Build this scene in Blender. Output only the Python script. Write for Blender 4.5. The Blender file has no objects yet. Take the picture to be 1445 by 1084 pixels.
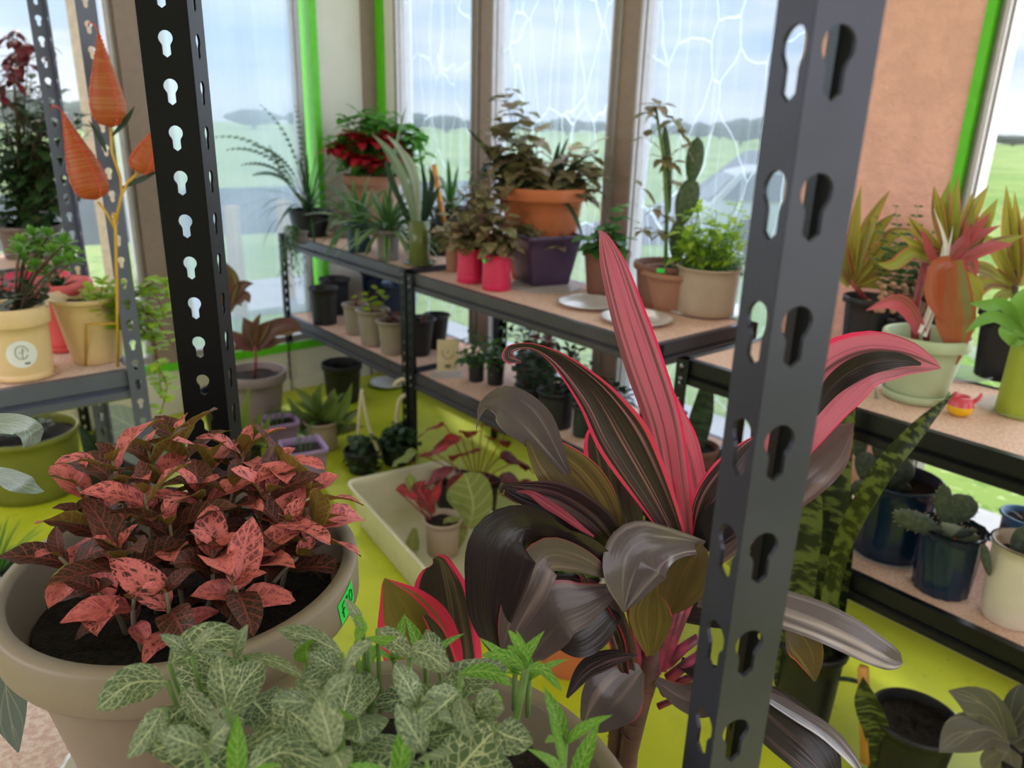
import bpy, math, random
from mathutils import Vector, Matrix
C = bpy.context.scene.collection
V = Vector
PI = math.pi
# ---------------------------------------------------------------- camera
CAMZ, FPX = 1.5, 1080.0
PITCH, ROLL = math.radians(18.8), math.radians(1.6)
fw = V((0, math.cos(PITCH), -math.sin(PITCH)))
_r = V((1, 0, 0)); _u = _r.cross(fw)
rt = _r*math.cos(ROLL) + _u*math.sin(ROLL)
upv = -_r*math.sin(ROLL) + _u*math.cos(ROLL)
cam = bpy.data.cameras.new('camera'); co = bpy.data.objects.new('camera', cam); C.objects.link(co)
co.matrix_world = Matrix(((rt.x, upv.x, -fw.x, 0), (rt.y, upv.y, -fw.y, 0), (rt.z, upv.z, -fw.z, CAMZ), (0, 0, 0, 1)))
cam.sensor_width = 36; cam.lens = 36*FPX/1445; cam.clip_start = .02; cam.clip_end = 500
cam.dof.use_dof = True; cam.dof.focus_distance = .66; cam.dof.aperture_fstop = 7.5
bpy.context.scene.camera = co
EYE = V((0, 0, CAMZ))
def ray(px, py): return fw + rt*((px-722.5)/FPX) + upv*((542-py)/FPX)
def PZ(px, py, z):                      # where the sight line through a pixel meets a level
    d = ray(px, py); return EYE + d*((z-CAMZ)/d.z)
def PD(px, py, D):                      # ... and where it is D metres ahead
    d = ray(px, py); return EYE + d*(D/d.y)
def mpp(p): return (p-EYE).dot(fw)/FPX  # metres per pixel at a point
# ---------------------------------------------------------------- view, sky, sun, area lights
vs = bpy.context.scene.view_settings
vs.view_transform = 'Standard'; vs.look = 'None'; vs.gamma = 1; vs.use_curve_mapping = False; vs.exposure = 0.3
E1 = V((.644, -.765, 0)); E2 = V((.765, .644, 0))       # along the long window wall / out through it
P0 = V((.894, 2.581, 0))                                # a point of the long window wall's line
def RW(s, t, z=0): return P0 + E1*s + E2*t + V((0, 0, z))   # room coordinates -> world

def world():
    w = bpy.data.worlds.new('sky'); bpy.context.scene.world = w; w.use_nodes = True
    t = w.node_tree; n = t.nodes; L = t.links; n.clear()
    out = n.new('ShaderNodeOutputWorld'); bg = n.new('ShaderNodeBackground')
    tc = n.new('ShaderNodeTexCoord'); sp = n.new('ShaderNodeSeparateXYZ'); L.new(tc.outputs['Generated'], sp.inputs[0])
    cr = n.new('ShaderNodeValToRGB'); L.new(sp.outputs[2], cr.inputs[0])
    e = cr.color_ramp.elements; e[0].position = 0.0; e[0].color = (.62, .70, .80, 1); e[1].position = .5; e[1].color = (.40, .50, .68, 1)
    x = e.new(.10); x.color = (.44, .60, .82, 1)
    mp = n.new('ShaderNodeMapping'); mp.inputs['Scale'].default_value = (1.6, 1.6, 7); L.new(tc.outputs['Generated'], mp.inputs[0])
    nz = n.new('ShaderNodeTexNoise'); nz.inputs['Scale'].default_value = 2.2; nz.inputs['Detail'].default_value = 6; L.new(mp.outputs[0], nz.inputs[0])
    r2 = n.new('ShaderNodeValToRGB'); r2.color_ramp.elements[0].position = .42; r2.color_ramp.elements[1].position = .62; L.new(nz.outputs[0], r2.inputs[0])
    mx = n.new('ShaderNodeMix'); mx.data_type = 'RGBA'; L.new(r2.outputs[0], mx.inputs[0]); L.new(cr.outputs[0], mx.inputs[6]); mx.inputs[7].default_value = (.86, .88, .92, 1)
    L.new(mx.outputs[2], bg.inputs[0]); bg.inputs[1].default_value = 1.0; L.new(bg.outputs[0], out.inputs[0])
world()
def sun(name, direction, strength, angle, col):
    l = bpy.data.lights.new(name, 'SUN'); l.energy = strength; l.angle = math.radians(angle); l.color = col
    o = bpy.data.objects.new(name, l); C.objects.link(o); o.location = (0, 0, 5)
    o.rotation_euler = V(direction).to_track_quat('-Z', 'Y').to_euler()
sun('sun', (.22, -.62, -.80), 2.4, 4, (1, .93, .82))
def area(name, loc, direction, sx, sy, power, col):
    l = bpy.data.lights.new(name, 'AREA'); l.shape = 'RECTANGLE'; l.size = sx; l.size_y = sy; l.energy = power; l.color = col
    o = bpy.data.objects.new(name, l); C.objects.link(o); o.location = loc
    o.rotation_euler = V(direction).to_track_quat('-Z', 'Y').to_euler()
# daylight at the three windows in view, then two added fill lamps
area('daylight_long_windows', RW(-1.2, .35, 1.6), -E2+V((0, 0, -.25)), 2.6, 2.0, 42, (.86, .93, 1))
area('daylight_side_windows', RW(1.6, .35, 1.6), -E2+V((0, 0, -.25)), 2.0, 2.0, 35, (.9, .95, 1))
area('daylight_left_windows', RW(-3.0, -1.6, 1.6), E1+V((0, 0, -.25)), 2.8, 2.0, 24, (.86, .93, 1))
area('added_fill_rear', RW(-.6, -4.6, 1.9), E2+V((0, 0, -.3)), 3.5, 1.4, 34, (1, .91, .93))  # added fill lamp behind the camera, at the unseen rear opening
area('added_fill_right', RW(3.3, -2.0, 1.7), -E1+V((0, 0, -.25)), 2.4, 1.8, 20, (1, .92, .92))  # added fill lamp on the unseen right side; no door stands there

# ---------------------------------------------------------------- node helpers and materials
class G:
    def __init__(s, name):
        s.m = bpy.data.materials.new(name); s.m.use_nodes = True; s.t = s.m.node_tree; s.t.nodes.clear()
    def n(s, typ, ins=None, **kw):
        x = s.t.nodes.new('ShaderNode'+typ)
        for k, v in kw.items(): setattr(x, k, v)
        for k, v in (ins or {}).items():
            if hasattr(v, 'links') or hasattr(v, 'is_linked'): s.t.links.new(v, x.inputs[k])
            else: x.inputs[k].default_value = v
        return x
    def ma(s, op, a, b=0.0, clamp=False):
        return s.n('Math', {0: a, 1: b}, operation=op, use_clamp=clamp).outputs[0]
    def ss(s, x, lo, hi, a=0.0, b=1.0):
        return s.n('MapRange', {0: x, 1: lo, 2: hi, 3: a, 4: b}, interpolation_type='SMOOTHSTEP').outputs[0]
    def mix(s, f, a, b):
        a = c4(a); b = c4(b)
        return s.n('Mix', {0: f, 6: a, 7: b}, data_type='RGBA').outputs[2]
    def noise(s, vec, scale, detail=3):
        return s.n('TexNoise', {'Vector': vec, 'Scale': scale, 'Detail': detail}).outputs[0]
    def done(s, sh):
        s.n('OutputMaterial', {0: sh}); return s.m
def c4(c): return tuple(c)+(1,) if isinstance(c, (tuple, list)) and len(c) == 3 else c
def srgb(r, g, b):
    f = lambda x: x/12.92/255 if x <= 10 else ((x/255+.055)/1.055)**2.4
    return (f(r), f(g), f(b))
MC = {}
def plain(name, col, rough=.5, metal=0, var=.12, scale=30, bump=0, col2=None, spec=.5):
    if name in MC: return MC[name]
    g = G(name); co_ = g.n('TexCoord').outputs['Object']
    nz = g.noise(co_, scale)
    c2 = col2 or tuple(min(1, x*(1-var*2)) for x in col)
    cc = g.mix(g.ss(nz, .35, .65), c2, col)
    ins = {'Base Color': cc, 'Roughness': rough, 'Metallic': metal, 'Specular IOR Level': spec}
    if bump:
        ins['Normal'] = g.n('Bump', {'Strength': bump, 'Height': g.noise(co_, scale*3), 'Distance': .01}).outputs[0]
    MC[name] = g.done(g.n('BsdfPrincipled', ins).outputs[0]); return MC[name]
def leafmat(name, base, base2=None, vein=None, nv=7, vw=.25, mid=.07, slope=1.4, net=0, edge=None, ew=.8, back=None,
            streak=None, samt=.5, sfreq=9, rough=.4, trans=.3, band=None, blotch=None, bamt=.5, backvein=None):
    g = G(name)
    uv = g.n('UVMap', uv_map='uv').outputs[0]; sp = g.n('SeparateXYZ', {0: uv}); u, v = sp.outputs[0], sp.outputs[1]
    rn = g.n('UVMap', uv_map='rnd').outputs[0]; sr = g.n('SeparateXYZ', {0: rn}); r1, r2 = sr.outputs[0], sr.outputs[1]
    a = g.ma('MULTIPLY', g.ma('ABSOLUTE', g.ma('SUBTRACT', u, .5)), 2.0)
    col = g.mix(r1, base, base2 or tuple(x*.6 for x in base))
    sv = g.n('CombineXYZ', {0: g.ma('MULTIPLY', u, float(sfreq)), 1: g.ma('MULTIPLY', v, 1.1), 2: g.ma('MULTIPLY', r2, 37.0)}).outputs[0]
    bl = g.n('CombineXYZ', {0: g.ma('MULTIPLY', u, 2.2), 1: g.ma('MULTIPLY', v, 3.0), 2: g.ma('MULTIPLY', r2, 37.0)}).outputs[0]
    if blotch: col = g.mix(g.ss(g.noise(bl, 2.0), .62-bamt*.3, .72-bamt*.3), col, blotch)
    if band:
        bv = g.n('CombineXYZ', {0: g.ma('MULTIPLY', u, 1.5), 1: g.ma('MULTIPLY', v, 38.0), 2: g.ma('MULTIPLY', r2, 37.0)}).outputs[0]
        col = g.mix(g.ss(g.noise(bv, 1.0, 4), .46, .58), col, band)
    if streak: col = g.mix(g.ss(g.noise(sv, .8, 3), .64-samt*.35, .84-samt*.35), col, streak)
    mask = None
    if vein:
        vv = g.ma('SUBTRACT', g.ma('MULTIPLY', v, float(nv)), g.ma('MULTIPLY', a, slope))
        fr = g.ma('MULTIPLY', g.ma('ABSOLUTE', g.ma('SUBTRACT', g.ma('FRACT', vv), .5)), 2.0)
        m1 = g.ss(fr, 1-vw, 1-vw*.3); m2 = g.ss(a, mid, mid*.4)
        mask = g.ma('MAXIMUM', m1, m2)
        if net:
            vec = g.n('CombineXYZ', {0: g.ma('MULTIPLY', u, 4.0), 1: g.ma('MULTIPLY', v, 6.5), 2: g.ma('MULTIPLY', r2, 9.0)}).outputs[0]
            vo = g.n('TexVoronoi', {'Vector': vec, 'Scale': 1.6}, feature='DISTANCE_TO_EDGE').outputs[0]
            mask = g.ma('MAXIMUM', mask, g.ma('MULTIPLY', g.ss(vo, net, net*.3), .85))
        col = g.mix(mask, col, vein)
    if edge:
        nn = g.ma('MULTIPLY', g.ma('SUBTRACT', g.noise(sv, .9, 3), .5), .9)
        col = g.mix(g.ss(g.ma('ADD', a, nn), ew, ew+.06), col, edge)
    if back:
        bk = back
        if mask is not None and backvein: bk = g.mix(mask, back, backvein)
        if edge: bk = g.mix(g.ss(a, .84, .95), bk, edge)
        bf = g.n('NewGeometry').outputs['Backfacing']
        col = g.mix(bf, col, bk)
    ins = {'Base Color': col, 'Roughness': rough, 'Specular IOR Level': .4}
    bh = g.ma('MULTIPLY', g.ss(g.noise(sv, 1.5, 2), .3, .7), .5)
    if mask is not None: bh = g.ma('SUBTRACT', bh, mask)
    ins['Normal'] = g.n('Bump', {'Strength': .35, 'Height': bh, 'Distance': .0012}).outputs[0]
    p = g.n('BsdfPrincipled', ins).outputs[0]
    tr = g.n('BsdfTranslucent', {0: col}).outputs[0]
    return g.done(g.n('MixShader', {0: trans, 1: p, 2: tr}).outputs[0])
def glassy(name, tint, film, amt, lines=0, lscale=3.0, wr=0, strip=0):
    """clear pane, or pane under a whitish plastic film with creases"""
    g = G(name); tc = g.n('TexCoord').outputs['UV']
    f = amt
    if wr:
        mp = g.n('Mapping', {0: tc, 3: (1.0, .35, 1)}).outputs[0]
        f = g.ma('ADD', f, g.ma('MULTIPLY', g.ma('SUBTRACT', g.noise(mp, 4.0, 6), .5), wr))
    if strip:
        mp2 = g.n('Mapping', {0: tc, 3: (14.0, .25, 1)}).outputs[0]
        f = g.ma('ADD', f, g.ma('MULTIPLY', g.ss(g.noise(mp2, 2.0, 3), .5, .7), strip))
    if lines:
        mp3 = g.n('Mapping', {0: tc, 3: (1.25, .62, 1)}).outputs[0]
        nz = g.n('VectorMath', {0: g.n('TexNoise', {'Vector': mp3, 'Scale': 6.0}).outputs[1], 3: .07}, operation='SCALE').outputs[0]
        wob = g.n('VectorMath', {0: mp3, 1: nz}, operation='ADD').outputs[0]
        vo = g.n('TexVoronoi', {'Vector': wob, 'Scale': lscale}, feature='DISTANCE_TO_EDGE').outputs[0]
        f = g.ma('ADD', f, g.ma('MULTIPLY', g.ss(vo, .014, .003), lines))
    f = g.ma('MINIMUM', g.ma('MAXIMUM', f, 0.0), 1.0)
    tr = g.n('BsdfTransparent', {0: c4(tint)}).outputs[0]
    df = g.n('BsdfTranslucent', {0: c4(film)}).outputs[0]
    d2 = g.n('BsdfDiffuse', {0: c4(film)}).outputs[0]
    dd = g.n('MixShader', {0: .35, 1: df, 2: d2}).outputs[0]
    m1 = g.n('MixShader', {0: f, 1: tr, 2: dd}).outputs[0]
    gl = g.n('BsdfGlossy', {0: (1, 1, 1, 1), 1: .08}).outputs[0]
    return g.done(g.n('MixShader', {0: .03, 1: m1, 2: gl}).outputs[0])

# ---------------------------------------------------------------- mesh builder
RND = random.Random(7)
class MB:
    def __init__(s): s.v = []; s.f = []; s.uv = []; s.rn = []; s.sm = []
    def face(s, idx, uvs=None, rn=(0, 0), smooth=True):
        s.f.append(idx); s.uv.append(uvs or [(0, 0)]*len(idx)); s.rn.append(rn); s.sm.append(smooth)
    def grid(s, rows, closed=False, uvs=None, rn=(0, 0), smooth=True):
        o = len(s.v); n = len(rows[0])
        for r in rows: s.v.extend(r)
        for j in range(len(rows)-1):
            for i in range(n if closed else n-1):
                k = (i+1) % n
                q = [o+j*n+i, o+j*n+k, o+(j+1)*n+k, o+(j+1)*n+i]
                if uvs is None: uu = [(i/n, j/len(rows)), ((i+1)/n, j/len(rows)), ((i+1)/n, (j+1)/len(rows)), (i/n, (j+1)/len(rows))]
                else: uu = [uvs[j][i], uvs[j][k], uvs[j+1][k], uvs[j+1][i]]
                s.face(q, uu, rn, smooth)
        return o
    def box(s, c, ax, ay, az, sx, sy, sz):
        o = len(s.v)
        for i in (-1, 1):
            for j in (-1, 1):
                for k in (-1, 1): s.v.append(c + ax*(i*sx/2) + ay*(j*sy/2) + az*(k*sz/2))
        for q in ((0, 1, 3, 2), (4, 6, 7, 5), (0, 4, 5, 1), (2, 3, 7, 6), (0, 2, 6, 4), (1, 5, 7, 3)):
            s.face([o+i for i in q], [(0, 0), (1, 0), (1, 1), (0, 1)], smooth=False)
    def abox(s, x0, x1, y0, y1, z0, z1):
        s.box(V(((x0+x1)/2, (y0+y1)/2, (z0+z1)/2)), V((1, 0, 0)), V((0, 1, 0)), V((0, 0, 1)), x1-x0, y1-y0, z1-z0)
    def tube(s, pts, rad, n=6, cap=True):
        rows = []; prev = None
        for i, p in enumerate(pts):
            d = (pts[min(i+1, len(pts)-1)] - pts[max(i-1, 0)])
            d = d.normalized() if d.length > 1e-9 else V((0, 0, 1))
            a = d.cross(V((0, 0, 1))) if prev is None else prev - d*prev.dot(d)
            if a.length < 1e-4: a = d.cross(V((1, 0, 0)))
            a.normalize(); prev = a; b = d.cross(a)
            r = rad[i] if isinstance(rad, (list, tuple)) else rad
            rows.append([p + (a*math.cos(2*PI*k/n) + b*math.sin(2*PI*k/n))*r for k in range(n)])
        o = s.grid(rows, True)
        if cap:
            m = len(rows)-1
            s.face([o+k for k in range(n)][::-1]); s.face([o+m*n+k for k in range(n)])
    def lathe(s, prof, n=36, c=V((0, 0, 0)), flute=None, capb=True, capt=False, ax=None):
        rows = []
        for (r, z) in prof:
            rw = []
            for k in range(n):
                a = 2*PI*k/n; rr = r*(flute(a, z) if flute else 1)
                rw.append(c + V((rr*math.cos(a), rr*math.sin(a), z)))
            rows.append(rw)
        o = s.grid(rows, True)
        if capb: s.face([o+k for k in range(n)][::-1], smooth=False)
        if capt: s.face([o+(len(rows)-1)*n+k for k in range(n)], smooth=False)
    def build(s, name, mat, parent=None, loc=None):
        if parent is not None and 'potted' in parent.name or (parent is not None and parent.name.startswith(('poin', 'snake', 'trail'))):
            L0 = parent.location; fix = []
            for q in s.v:                                   # foliage presses against the glass instead of passing through it
                w = q + L0; a = (w-P0).dot(E1); b = (w-P0).dot(E2)
                if b > -.03: q = q - E2*(b+.03)
                if a < -2.60: q = q + E1*(-2.60-a)
                fix.append(q)
            s.v = fix
        me = bpy.data.meshes.new(name); me.from_pydata([tuple(p) for p in s.v], [], s.f)
        u1 = me.uv_layers.new(name='uv'); u2 = me.uv_layers.new(name='rnd')
        a = []; b = []
        for uu, rn in zip(s.uv, s.rn):
            for q in uu: a += [q[0], q[1]]; b += [rn[0], rn[1]]
        u1.data.foreach_set('uv', a); u2.data.foreach_set('uv', b)
        me.polygons.foreach_set('use_smooth', s.sm)
        me.materials.append(mat); me.update()
        o = bpy.data.objects.new(name, me); C.objects.link(o)
        if parent: o.parent = parent
        if loc is not None: o.location = loc
        return o
def thing(name, label, cat, loc, group=None, rz=0):
    o = bpy.data.objects.new(name, None); C.objects.link(o); o.location = loc; o.rotation_euler = (0, 0, rz)
    o.empty_display_size = .05
    o['label'] = label; o['category'] = cat
    if group: o['group'] = group
    return o
def tag(o, label, cat, group=None, kind=None):
    o['label'] = label; o['category'] = cat
    if group: o['group'] = group
    if kind: o['kind'] = kind
    return o
def structure(o, label=None):
    o['kind'] = 'structure'
    if label: o['label'] = label
    return o
def copy_thing(src, loc, label, rz=0, sc=1, group=None):
    r = src.copy(); C.objects.link(r); r.location = loc; r.rotation_euler = (0, 0, rz); r.scale = (sc, sc, sc); r['label'] = label
    if group: r['group'] = group
    for ch in list(src.children):
        c = ch.copy(); C.objects.link(c); c.parent = r
        for gch in list(ch.children):
            d = gch.copy(); C.objects.link(d); d.parent = c
    return r
# ---------------------------------------------------------------- leaves
def prof(kind, t):
    if kind == 'ell': return max(0, math.sin(PI*t**.9))**.75
    if kind == 'ovate': return max(0, math.sin(PI*t**.62))**.9
    if kind == 'lance': return max(0, math.sin(PI*(t*.96+.04)**.75))
    if kind == 'strap': return min(1, .45+t*2.2)*max(0, 1-t**4)**.8
    if kind == 'spoon': return max(0, (t**.9)*math.sqrt(max(0, 1-t**6)))+.06*(1-t)
    if kind == 'sword': return min(1, .55+t*1.2)*max(0, 1-t**3.2)
    if kind == 'lobed': return max(0, math.sin(PI*t**.75))**.8*(1+.28*math.cos(t*PI*5))
    return 1
def leaf(m, b, d, up, L, W, droop=.5, fold=.15, kind='ell', nv=6, nu=4, ruf=0, wave=0, twist=0, rn=None, curl=0):
    d = d.normalized(); side = d.cross(up)
    if side.length < 1e-3: side = d.cross(V((.3, .7, .1)))
    side.normalize(); p = b.copy(); rows = []; uvs = []
    rn = rn or (RND.random(), RND.random()); ph = RND.random()*6.3
    tw = RND.uniform(-1, 1)*twist
    for j in range(nv+1):
        t = j/nv; w = W*.5*prof(kind, t)
        s2 = side*math.cos(tw*t) + side.cross(d)*math.sin(tw*t)
        nrm = s2.cross(d); row = []; ur = []
        for i in range(nu+1):
            x = 2*i/nu-1
            h = fold*abs(x)*w + ruf*W*abs(x)**2*math.sin(t*13+ph+(2 if x > 0 else 0)) + curl*w*x*x
            row.append(p + s2*(x*w) + nrm*h); ur.append((i/nu, t))
        rows.append(row); uvs.append(ur)
        step = L/nv
        d = (d + V((0, 0, -1))*(droop*1.6/nv) + nrm*(wave*math.sin(t*7+ph)*.3)).normalized()
        p = p + d*step
    m.grid(rows, uvs=uvs, rn=rn)
def crom(P, t):
    n = len(P)-1; x = t*n; i = min(int(x), n-1); f = x-i
    p0, p1, p2, p3 = P[max(i-1, 0)], P[i], P[i+1], P[min(i+2, n)]
    return 0.5*((2*p1) + (p2-p0)*f + (2*p0-5*p1+4*p2-p3)*f*f + (3*p1-p0-3*p2+p3)*f**3)
def ribbon(m, pts, hw, rolls, fold=.15, ruf=.04, nv=26, nu=8, rn=None, pleat=0, taper=True):
    """leaf along a spine of points; hw half widths; rolls turn the blade about its spine"""
    rn = rn or (RND.random(), RND.random()); ph = RND.random()*6; rows = []; uvs = []
    HW = [V((h, r, 0)) for h, r in zip(hw, rolls)]
    for j in range(nv+1):
        t = j/nv; p = crom(pts, t); q = crom(pts, min(1, t+.01)) - crom(pts, max(0, t-.01))
        d = q.normalized(); vd = (p-EYE0[0]).normalized()
        sd = vd.cross(d).normalized(); nn = sd.cross(d).normalized()
        hh = crom(HW, t); w = max(hh.x, .0004); ro = hh.y
        s2 = sd*math.cos(ro) + nn*math.sin(ro); n2 = s2.cross(d)
        row = []; ur = []
        for i in range(nu+1):
            x = 2*i/nu-1
            h = fold*abs(x)*w*1.2 + ruf*w*x*x*math.sin(t*15+ph+(1.7 if x > 0 else 0)) + pleat*w*math.sin(x*9+ph)
            row.append(p + s2*(x*w) + n2*h); ur.append((i/nu, t))
        rows.append(row); uvs.append(ur)
    m.grid(rows, uvs=uvs, rn=rn)
EYE0 = [EYE]
# ================================================================ the room
def rbox(m, s0, s1, t0, t1, z0, z1):
    c = RW((s0+s1)/2, (t0+t1)/2, (z0+z1)/2)
    m.box(c, E1, E2, V((0, 0, 1)), abs(s1-s0), abs(t1-t0), abs(z1-z0))
M_floor = None
def floor_mat():
    g = G('lime_floor'); co_ = g.n('TexCoord').outputs['Object']
    a = g.noise(co_, 2.5, 5); b = g.noise(co_, 40, 4)
    c = g.mix(g.ss(a, .35, .7), srgb(178, 186, 28), srgb(208, 212, 50))
    c = g.mix(g.ss(b, .66, .74, 0, .45), c, srgb(120, 120, 30))
    c = g.mix(g.ss(g.noise(co_, 9, 5), .62, .75, 0, .35), c, srgb(150, 150, 40))
    return g.done(g.n('BsdfPrincipled', {'Base Color': c, 'Roughness': .42}).outputs[0])
M_floor = floor_mat()
M_cream = plain('cream_paint', srgb(222, 216, 205), .8, var=.03, scale=4)
M_pink = plain('pink_plaster', srgb(250, 190, 176), .85, var=.05, scale=14, bump=.9)
M_green = plain('green_trim_paint', srgb(96, 205, 20), .5, var=.05)
M_frame = plain('window_frame_metal', srgb(176, 168, 166), .35, .35, var=.04)
M_brown = plain('taupe_trim', srgb(150, 128, 116), .6, var=.04)
M_ceil = plain('ceiling_paint', srgb(225, 220, 210), .9, var=.02)
M_filmA = glassy('window_plastic_film', (.70, .77, .84), (.40, .50, .60), .52, wr=.4, strip=.10)
M_filmB = glassy('creased_window_film', (.66, .71, .78), (.50, .58, .68), .24, lines=.55, lscale=5.2, wr=.15, strip=.14)
M_clear = glassy('clear_window_glass', (.96, .98, .98), (.9, .9, .9), .03)
M_clearA = glassy('dusty_window_glass', (.95, .97, .98), (.85, .88, .92), .14, wr=.2)
SA, TF, SF = -2.64, -4.6, 3.4      # left wall s, rear wall t, far right wall s
ZW0, ZW1, ZC = .28, 2.5, 2.72
def st(name, m, mat): return structure(m.build(name, mat))
m = MB(); rbox(m, SA-.12, SF+.12, TF-.12, .12, -.12, 0); st('floor', m, M_floor)
m = MB(); rbox(m, SA-.12, SF+.12, TF-.12, .12, ZC, ZC+.1); st('ceiling', m, M_ceil)
W1T0, W1T1 = -3.3, -.353
m = MB()                                                   # left wall with a long window
rbox(m, SA-.12, SA, TF-.12, .12, 0, ZW0); rbox(m, SA-.12, SA, TF-.12, .12, ZW1, ZC)
rbox(m, SA-.12, SA, W1T1, .12, ZW0, ZW1); rbox(m, SA-.12, SA, TF-.12, W1T0, ZW0, ZW1)
st('wall_left', m, M_cream)
m = MB()                                                   # long window wall
rbox(m, SA, SF+.12, 0, .12, 0, ZW0); rbox(m, SA, SF+.12, 0, .12, ZW1, ZC); rbox(m, SA, -2.455, 0, .12, ZW0, ZW1)
rbox(m, 2.7, SF+.12, 0, .12, ZW0, ZW1)
st('wall_back', m, M_cream)
m = MB(); rbox(m, .03, .489, -.004, .124, ZW0, ZW1); st('wall_pier', m, M_pink)
m = MB()
rbox(m, SA, SF+.12, TF-.12, TF, 0, .9); rbox(m, SA, SF+.12, TF-.12, TF, 2.4, ZC)
rbox(m, SA, -2.2, TF-.12, TF, .9, 2.4); rbox(m, 1.6, SF+.12, TF-.12, TF, .9, 2.4); st('wall_rear', m, M_cream)
m = MB()
rbox(m, SF, SF+.12, TF, 0, 0, .5); rbox(m, SF, SF+.12, TF, 0, 2.4, ZC)
rbox(m, SF, SF+.12, TF, -3.4, .5, 2.4); rbox(m, SF, SF+.12, -.5, 0, .5, 2.4); st('wall_right', m, M_cream)
m = MB(); rbox(m, SA, SA+.018, TF, 0, 0, .07); st('baseboard_left', m, M_cream)
m = MB(); rbox(m, SA+.018, SF, -.018, 0, 0, .07); st('baseboard_back', m, M_cream)
def window(name, mat, cells, axis, z0=ZW0, z1=ZW1, fr=.035):
    """cells: list of (a,b) pane spans; frames stand between and around them"""
    e = bpy.data.objects.new(name, None); C.objects.link(e); structure(e)
    fm = MB(); pm = MB()
    def bx(m_, a, b, d0, d1, q0, q1):
        if axis == 's': rbox(m_, a, b, d0, d1, q0, q1)
        else: rbox(m_, SA-d1, SA-d0, a, b, q0, q1)
    for (a, b) in cells:
        bx(fm, a-fr, a, .02, .085, z0, z1); bx(fm, b, b+fr, .02, .085, z0, z1)
        bx(fm, a-fr*.45, a-fr*.15, .0, .02, z0, z1); bx(fm, b+fr*.15, b+fr*.45, .0, .02, z0, z1)
        bx(fm, a, b, .02, .085, z0, z0+fr); bx(fm, a, b, .02, .085, z1-fr, z1)
    fm.build('frame', M_frame, e)
    for (a, b) in cells:
        pm = MB()
        q = [(a, z0+fr), (b, z0+fr), (b, z1-fr), (a, z1-fr)]
        vs_ = [(RW(x, .05, z) if axis == 's' else RW(SA-.05, x, z)) for x, z in q]
        pm.v = vs_; pm.face([0, 1, 2, 3], [(x, z) for x, z in q], smooth=False)
        yield pm, e
def mullion(name, s0, s1, axis, mat, d0=-.02, d1=.10):
    m = MB()
    if axis == 's': rbox(m, s0, s1, d0, d1, ZW0, ZW1)
    else: rbox(m, SA-d1, SA-d0, s0, s1, ZW0, ZW1)
    return st(name, m, mat)
for k, (pm, e) in enumerate(window('window_1', M_filmA, [(-1.205, -.47), (-2.11, -1.365), (-3.1, -2.29)], 't')):
    pm.build('pane', M_filmA if k == 0 else M_clearA, e)
mullion('trim_1', -1.33, -1.24, 't', M_brown); mullion('trim_2', -2.255, -2.145, 't', M_brown)
for pm, e in window('window_2', M_filmB, [(-2.42, -1.765), (-1.58, -.855), (-.69, -.03)], 's'): pm.build('pane', M_filmB, e)
mullion('trim_3', -1.725, -1.62, 's', M_brown, .03, .09); mullion('trim_4', -.82, -.725, 's', M_brown, .03, .09)
for pm, e in window('window_3', M_clear, [(.547, 1.3), (1.4, 2.5)], 's'): pm.build('pane', M_clear, e)
m = MB(); rbox(m, SA-.12, SA+.012, W1T1-.035, W1T1, ZW0, ZW1); st('trim_5', m, M_green)
m = MB(); rbox(m, SA+.0, SA+.014, W1T0, W1T1, ZW0-.045, ZW0); st('trim_6', m, M_green)
m = MB(); rbox(m, -2.62, -2.545, -.012, 0, ZW0, ZW1); st('trim_7', m, M_green)
m = MB(); rbox(m, SA, SA+.018, -.09, 0, .07, ZC); st('trim_8', m, M_brown)
m = MB(); rbox(m, .489, .512, -.012, .12, ZW0, ZW1); st('trim_9', m, M_green)
m = MB(); rbox(m, .515, 2.7, -.012, .0, ZW0-.04, ZW0); rbox(m, -2.455, .03, -.012, .0, ZW0-.04, ZW0); st('trim_10', m, M_green)
for pm, e in window('window_4', M_clear, [(-2.1, -.4), (-.3, 1.5)], 's', .9, 2.4):
    for i in range(4): pm.v[i] = pm.v[i] + E2*(TF-.12)
    pm.build('pane', M_clear, e)
for ch in e.children:
    if ch.name.startswith('frame'): ch.location = E2*(TF-.12)

# ================================================================ outside
def gz(d): 
    t = min(max((d-4.6)/6, 0), 1); return -.17 - .43*t*t*(3-2*t)
def grass_mat():
    g = G('sunlit_lawn'); co_ = g.n('TexCoord').outputs['Object']
    a = g.noise(co_, .25, 6); b = g.noise(co_, 6, 6)
    c = g.mix(g.ss(a, .3, .7), srgb(122, 168, 62), srgb(176, 198, 104)); c = g.mix(g.ss(b, .52, .62, 0, .6), c, srgb(92, 142, 50))
    c = g.mix(g.ss(g.noise(co_, 16, 5), .6, .66, 0, .7), c, srgb(214, 226, 160))
    return g.done(g.n('BsdfPrincipled', {'Base Color': c, 'Roughness': .9, 'Normal': g.n('Bump', {'Height': b, 'Strength': .6}).outputs[0]}).outputs[0])
M_grass = grass_mat()
m = MB(); rows = []
cen = RW(-.3, -2, 0)
for d in [.5, 3, 4.6, 5.5, 6.5, 7.5, 8.5, 9.5, 10.6, 14, 20, 35, 70, 140, 300]:
    rows.append([V((cen.x+d*math.cos(a*PI/24), cen.y+d*math.sin(a*PI/24), gz(d))) for a in range(48)])
m.grid(rows, True); o = m.build('ground', M_grass); structure(o)
M_conc = plain('pale_concrete', srgb(214, 216, 222), .85, var=.05, scale=6, bump=.1)
m = MB(); rbox(m, SA-1.5, SF+2, .12, 1.38, -.5, -.13); rbox(m, SA-1.5, SA-.12, -5, .12, -.5, -.13); o = m.build('pavement', M_conc); structure(o)
M_asph = plain('asphalt', srgb(112, 118, 130), .9, var=.1, scale=5)
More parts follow.
